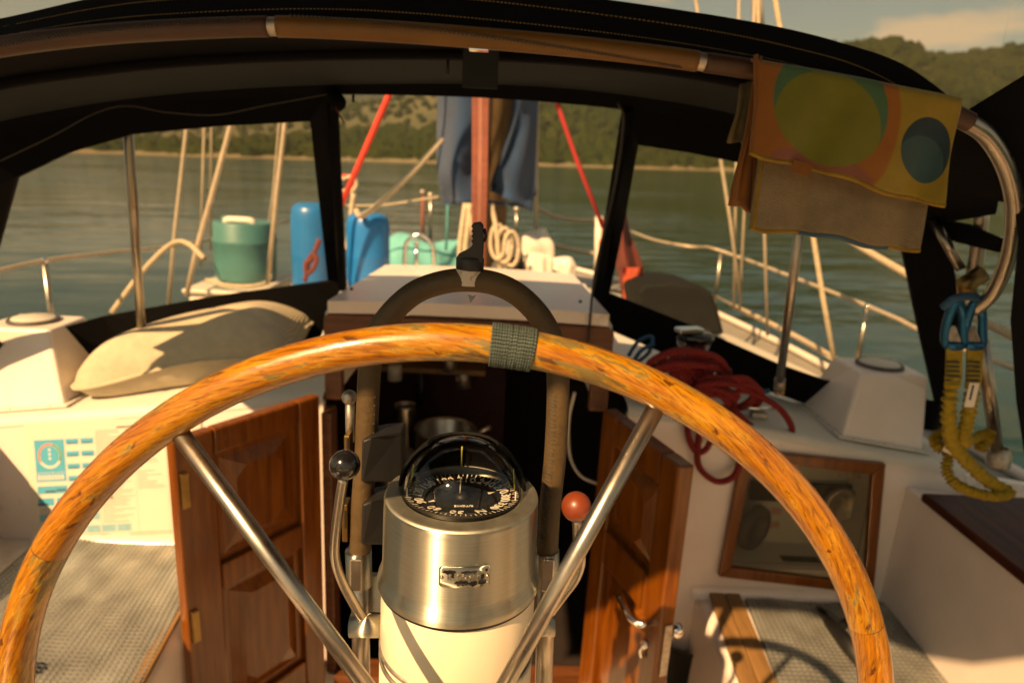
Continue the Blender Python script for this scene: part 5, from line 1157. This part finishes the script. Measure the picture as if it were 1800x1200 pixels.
m_ = MB(); m_.lathe([(.0158, -.020), (.0165, -.014), (.0165, -.004), (.0158, 0)], at(825, 468, GY)+V(0, 0, -.002), 24); m_.build('white_base', mat('stained_white_plastic', (.50, .44, .35), .6, dirt=((.22, .13, .06), 60, .52)), t)
m_ = MB(); m_.add([at(822, 517, GY-.008), at(832, 520, GY-.009), at(838, 517, GY-.006), at(827, 533, GY-.010)], [(0,1,2,3)]); m_.build('tape_end', mat('grey_tape', (.20, .24, .20), .7), t)

# binnacle
CY = .70
rc = at(812, 866, CY); rc = V(rc.x, CY, rc.z)
HR = .0865
t = bn = thing('binnacle', 'steering pedestal with stainless hood and domed compass', 'binnacle', (rc.x, CY, -1.74))
hz0 = at(805, 1103, CY-.09).z
hh = rc.z-hz0
ringp = [(.0668, .0010), (.0674, .0018), (.0690, .0019), (.0800, .0014), (.0826, .0013), (.0834, .0011), (.0846, .0004), (.0857, -.0012)]
MB().lathe(ringp, rc, 96).build('hood_ring', mat('satin_steel', (.46, .45, .37), .5, 1, var=.08, scale=60), t)
prof_ = [(.0857, -.0012), (HR-.0001, -.0030), (HR, -.0038), (HR, -.006), (HR, -.010), (HR+.0005, -hh*.2), (HR+.001, -hh*.5), (HR+.0015, -hh*.78), (HR+.0016, -hh*.80), (HR+.0030, -hh*.84), (HR+.0045, -hh*.88), (HR+.0062, -hh*.92), (HR+.0066, -hh*.94), (HR+.0066, -hh*.95), (HR+.0066, -hh*.999), (HR+.002, -hh)]
MB().lathe(prof_, rc, 96).build('hood', brushed, t)
MB().lathe([(HR+.0045, -hh-.0005), (HR+.005, -hh-.004), (HR+.002, -hh-.005)], rc, 72).build('gasket', black, t)
zb = -hh-.004
MB().lathe([(HR+.0015, zb), (HR+.003, zb-.02), (HR+.0035, zb-.075), (HR+.001, zb-.085), (HR+.001, zb-.092), (HR+.0045, zb-.096), (HR+.0055, zb-.20), (HR+.012, zb-.6), (HR+.03, -1.38)], rc, 72).build('pedestal', cream, t)
for dz in (-.079, -.093): MB().lathe([(HR+.0035, zb+dz+.003), (HR+.0052, zb+dz+.0015), (HR+.0052, zb+dz-.0015), (HR+.0035, zb+dz-.003)], rc, 72).build('pedestal_band', dullal, t)
# compass
DR = .0668
cp = MB().lathe([(DR-.002, -.020), (.060, -.034), (.03, -.044), (.0001, -.046)], rc, 48).build('compass_bowl', cardm, t)
MB().lathe([(DR*math.cos(a), DR*.96*math.sin(a)) for a in [k*math.pi/2/22*.9999 for k in range(23)]], rc, 64).build('dome', domeglass, cp)
zc_ = rc+V(0, 0, -.006)
QT = Matrix.Rotation(rad(-6.5), 3, 'X')
cardz = lambda r: .000+max(0, r-.034)*.16
MB().lathe([(.0001, 0), (.034, 0), (.0648, cardz(.0648)), (.0653, cardz(.0648)-.002)], zc_, 64, QT @ V(0, 0, 1)).build('card', cardm, cp)
m_ = MB(); HD = rad(207)                      # heading under the far lubber pin
def card_pt(brg, r): a = brg-HD; return zc_+QT @ V(r*math.sin(a), r*math.cos(a), cardz(r)+.0006)
for k in range(72):
    b_ = rad(5*k); r0 = .0570 if k % 2 == 0 else .0592; w = .0013 if k % 2 == 0 else .0008; a = b_-HD; sd = V(math.cos(a), -math.sin(a), 0)*w*.5
    p, q = card_pt(b_, r0), card_pt(b_, .0640); m_.add([p-sd, p+sd, q+sd, q-sd], [(0,1,2,3)])
tag(m_.build('tick_marks', mark, cp), kind='stuff')
def card_text(txt, brg, r, size, flip=False):
    a = brg-HD; tp = math.atan(.16) if r > .034 else 0
    X = V(math.cos(a), -math.sin(a), 0); Rr = V(math.sin(a)*math.cos(tp), math.cos(a)*math.cos(tp), math.sin(tp))
    X, Rr = QT @ X, QT @ Rr
    Z = X.cross(Rr); M_ = Matrix((X, Rr, Z)).transposed().to_4x4(); M_.translation = card_pt(brg, r)+Z*.0004
    text_mesh(txt, size, M_, 'numeral', mark, cp)
for d in range(0, 360, 30): card_text('N' if d == 0 else str(d), rad(d), .0490, .0158)
for d, s in ((90, 'E'), (180, 'S'), (270, 'W')): m_ = MB(); p = card_pt(rad(d), .0375); a = rad(d)-HD; X = V(math.cos(a), -math.sin(a), 0)*.0022; Rr = V(math.sin(a), math.cos(a), 0)*.0045; m_.add([p-X-Rr, p+X-Rr, p+Rr], [(0,1,2)]); m_.build('card_pointer', mark, cp)
card_text('RITCHIE', HD+rad(172), .026, .0058)
m_ = MB(); m_.lathe([(.0075, 0), (.0075, .004), (.003, .006), (.0001, .006)], zc_, 20); m_.build('card_pivot', black, cp)
MB().tube([zc_+V(-.002, 0, .005), zc_+V(-.002, 0, .025)], .0008, 6).build('lubber_pin', mark, cp)
MB().tube([zc_+V(-.004, .0585, .010), zc_+V(-.004, .052, .034), zc_+V(-.004, .050, .040)], .0010, 6).build('lubber_pin', lub, cp)
for sx in (-1, 1): MB().tube([zc_+V(sx*.0600, .018, .004), zc_+V(sx*.0570, .018, .030)], .0010, 6).build('lubber_pin', lub, cp)
for sx in (-1, 1): MB().tube([zc_+V(sx*.0600, -.012, -.002), zc_+V(sx*.0600, -.012, .016)], .0008, 6).build('lubber_pin', mark, cp)
# opened protective cover folded behind the dome
m_ = MB(); m_.lathe([((DR+.003)*math.cos(k*math.pi/2/8*.62), (DR+.003)*.95*math.sin(k*math.pi/2/8*.62)) for k in range(9)], rc, 8, a0=rad(5), a1=rad(175), smooth=False); o = m_.build('compass_cover', cardm, t); sm = o.modifiers.new('s', 'SOLIDIFY'); sm.thickness = .003; sm.offset = 1
MB().lathe([(.0672, .0010), (.0674, .0032), (.0835, .0026), (.0837, .0)], rc, 40, a0=rad(24), a1=rad(156)).build('cover_flange', cardm, t)
# name plate
pa = math.atan2(at(817, 1014, CY-.086).x-rc.x, .0875)
pz = at(817, 1014, CY-.0875).z; pr = HR+.0022
def on_hood(u, v, d=0): a = pa+u/pr; return V(rc.x+(pr+d)*math.sin(a), rc.y-(pr+d)*math.cos(a), pz+v)
m_ = MB(); w_, h_p = .0265, .0118
m_.grid(lambda u, v: on_hood((u-.5)*2*w_, (v-.5)*2*h_p*(1-.18*max(0, abs(2*u-1)-.92)/.08), .0004), 24, 4); np_ = m_.build('name_plate', brushed, t); sm = np_.modifiers.new('s', 'SOLIDIFY'); sm.thickness = .0012
def blob(cx, cy, pts_, d=.0008):
    m_.add([on_hood(cx+x, cy+y, d) for x, y in pts_], [tuple(range(len(pts_)))])
m_ = MB()
rb = random.Random(5)
def ragged(cx, cy, rx, ry, n_=18): blob(cx, cy, [(rx*math.cos(2*math.pi*k/n_)*rb.uniform(.72, 1.15), ry*math.sin(2*math.pi*k/n_)*rb.uniform(.55, 1.2)) for k in range(n_)])
ragged(-.0165, .0062, .0075, .0028); ragged(.0045, .0062, .009, .0022); ragged(-.003, -.0062, .008, .0034); ragged(.009, -.0072, .005, .0030); ragged(.018, -.0062, .0048, .0028); ragged(-.012, .0015, .0022, .0028); ragged(.0225, .0070, .0016, .0022); ragged(.0185, .0, .0022, .0036)
tag(m_.build('worn_paint', gloss_black, np_), kind='stuff')
M_ = Matrix.Identity(4)
for i, ch in enumerate('RITCHIE'):
    u = -.0155+.0052*i-(.0012 if i > 1 else 0); a = pa+u/pr; X = V(math.cos(a), math.sin(a), 0); Y_ = V(0, 0, 1); Z = X.cross(Y_)
    if Z.y > 0: Z = -Z
    M_ = Matrix((X, Y_, Z)).transposed().to_4x4(); M_.translation = on_hood(u, -.0002, .0012); text_mesh(ch, .0085, M_, 'lettering', steel, np_, .0003)
for sx in (-1, 1): m_ = MB(); m_.sphere(on_hood(sx*.0235, 0, .0008), .0019, 8); m_.build('screw', steel, np_)
# control levers
for sx, ball, path, stub, m__, lab in ((-1, (606, 817), [(604, 838), (596, 890), (589, 950), (590, 985), (602, 1022), (622, 1060), (638, 1088)], ((616, 1099), (674, 1099)), gloss_black, 'control lever with black ball knob on the left of the pedestal'),
                                 (1, (1013, 890), [(1014, 912), (1016, 950), (1021, 985), (1012, 1015), (990, 1045), (968, 1075), (955, 1096)], ((975, 1097), (930, 1097)), red_ball, 'control lever with red ball knob on the right of the pedestal')):
    o = MB().tube(smooth_pts([at(x, y, CY+.0) for x, y in path], 6), .0058, 12).build('control_lever', steel, t); tag(o, lab)
    MB().sphere(at(*ball, CY), .0172, 14).build('ball_knob', m__, o)
    MB().tube([at(*stub[0], CY), at(*stub[1], CY)], .0135, 20).build('lever_boss', brushed, o)

# steering wheel
WY = .534
wcx = Vector((XC+.009, WY, -.552)); WR = .4085
t = thing('steering_wheel', 'varnished wooden steering wheel with steel spokes and cord whipping', 'steering wheel', (wcx.x, WY, wcx.z-WR-.02))
def rimp(a): return wcx+V(WR*math.sin(a), 0, WR*math.cos(a))
RT = .0155
# six laminated segments, butted with a fine dark joint
def ang(px, py): p = at(px, py, WY)-wcx; return math.atan2(p.x, p.z)
aL, aR = ang(88, 962), ang(1530, 1090)
cuts = [aL, aR, aR+rad(62), rad(180), aL-rad(62)+rad(360), aL+rad(360)]
for a, b_ in zip(cuts[:-1], cuts[1:]):
    g = .0008; k = max(8, int((b_-a)/rad(2))); m_ = MB(); m_.tube([rimp(a+g+(b_-a-2*g)*i/k) for i in range(k+1)], RT, 28, ref=(0, -1, 0), caps=False); m_.build('rim_segment', wheelwood, t)
m_ = MB()
for a in cuts[:-1]: m_.tube([rimp(a-.003), rimp(a+.003)], RT-.0003, 28)
m_.build('rim_joint', mat('joint_glue', (.03, .014, .006), .7), t)
hub = at(783, 1394, .50)
sp_px = [(320, 763), (1152, 716)]
angs = [ang(*p) for p in sp_px]; step = angs[1]-angs[0]
for k, a in enumerate([angs[0], angs[1], angs[1]+rad(87), angs[0]-rad(87), rad(180)]):
    d = (rimp(a)-hub); m_ = MB(); m_.tube([hub+d*.09, hub+d*.97], .0077, 16); m_.build('spoke', steel, t)
    m_ = MB()
MB().lathe([(.0001, -.03), (.03, -.03), (.046, -.02), (.046, .02), (.03, .032), (.0001, .034)], hub, 32, (0, -1, 0)).build('hub', brushed, t)
# cord whipping at the king spoke: one tight helix
a0, a1 = ang(862, 605), ang(938, 612); turns = 17; m_ = MB()
for k in range(turns):
    a = a0+(a1-a0)*(k+.5)/turns; c = rimp(a); er = V(math.sin(a), 0, math.cos(a)); rr = RT+.0016+rb.uniform(-.0003, .0003)
    tn = V(math.cos(a), 0, -math.sin(a)); sk = rb.uniform(-.0004, .0004)
    m_.tube([c+er*rr*math.cos(q*2*math.pi/28)+V(0, -1, 0)*rr*math.sin(q*2*math.pi/28)+tn*(sk*math.cos(q*.22)) for q in range(28)], abs(a1-a0)*WR/turns*.54, 8, True)
m_.build('cord_whipping', cordm, t)

# black hand pump lying on the right seat, small clutter
z0 = SZR+.03
pA, pB = atz(1440, 1072, z0), atz(1520, 1165, z0)
t = thing('hand_tool', 'black handled tool lying on the right seat mat', 'tool', (pA+pB)/2-V(0, 0, .02))
d = (pB-pA)
MB().tube([pA+d*.22, pA+d*.6, pB], [.016, .024, .026], 14).build('tool_body', black, t)
MB().tube(smooth_pts([pA+d*.30, pA+d*.12+V(0, 0, .004), pA-d*.0], 5), [.012]*11, 10).build('tool_arm', black, t); MB().sphere(pA, .0135, 8).build('arm_end', greyd, t)
pC = atz(1487, 1092, z0); MB().tube(smooth_pts([pA+d*.42, (pA+d*.42).lerp(pC, .6)+V(0, 0, .004), pC], 5), [.012]*11, 10).build('tool_arm', black, t)
# white fabric corner at the lower left
m_ = MB(); m_.sphere(atz(32, 1180, SZL+.03), .03, 12, (1, .8, .9)); tag(m_.build('cloth_bundle', mat('striped_cloth', (.5, .42, .36), .9, col2=(.32, .14, .12), scale=50)), 'small striped cloth bundle on the left mat by the wheel rim', 'cloth')
# bucket on the cockpit floor by the right door
bc = atz(1215, 1240, -1.70); t = thing('bucket', 'black bucket on the cockpit floor by the right door', 'bucket', (bc.x, bc.y+.1, -1.73))
MB().lathe([(.0001, 0), (.09, 0), (.115, .23), (.122, .235), (.117, .24), (.108, .232), (.085, .01), (.0001, .008)], (bc.x, bc.y+.1, -1.73), 36).build('bucket_body', black, t)

# pots and jugs in the galley
gz = -1.28
def pot(px, py, Y, r, h, label, name, cat, spout=False):
    c = at(px, py, Y); t = thing(name, label, cat, (c.x, Y, gz))
    z1 = c.z-gz
    MB().lathe([(.0001, .001), (r*.92, .001), (r*.96, .01), (r, z1-.01), (r*1.06, z1), (r*1.03, z1+.002), (r*.96, z1-.012), (r*.9, .012), (.0001, .012)], (c.x, Y, gz), 40).build('vessel', steel, t)
    return c, t
c, t = pot(783, 752, 2.42, .112, .2, 'wide stainless saucepan on the galley counter behind the compass', 'saucepan', 'pan')
MB().tube([c+V(.11, 0, -.02), c+V(.17, -.02, .02)], .008, 8).build('pan_handle', steel, t)
c, t = pot(712, 712, 2.5, .042, .2, 'tall stainless jug on the galley counter', 'jug', 'jug')
c, t = pot(690, 800, 2.35, .085, .1, 'low stainless bowl in front of the galley jug', 'bowl', 'bowl')
for k, (px, py, lab, m__) in enumerate(((694, 655, 'small white tub on the dark galley shelf', white_pl), (790, 640, 'clear storage jar on the dark galley shelf', dullal), (815, 668, 'small tin beside the jar on the galley shelf', dullal), (740, 680, 'black handled utensil hanging by the galley shelf', black))):
    c = at(px, py, 2.74); m_ = MB(); r = .03
    m_.lathe([(.0001, -.03), (r, -.03), (r, .03), (r*.8, .036), (.0001, .036)] if k < 3 else [(.0001, -.08), (.016, -.08), (.022, .0), (.010, .06), (.0001, .1)], c, 20); tag(m_.build(('tub', 'jar', 'tin', 'utensil')[k], m__), lab, ('tub', 'jar', 'tin', 'utensil')[k])
rope('power_cable', [at(1010, 690, 2.1), at(1000, 740, 2.15), at(1002, 800, 2.2), at(1020, 835, 2.2), at(1050, 850, 2.2)], .005, white_pl, 'pale cable hanging inside the companionway', 'cable')

# ------------------------------------------------------------------ put everything that belongs to the boat into its place on the water
for o in BOATED: o.matrix_world = BOAT @ Matrix.Translation(o.location)
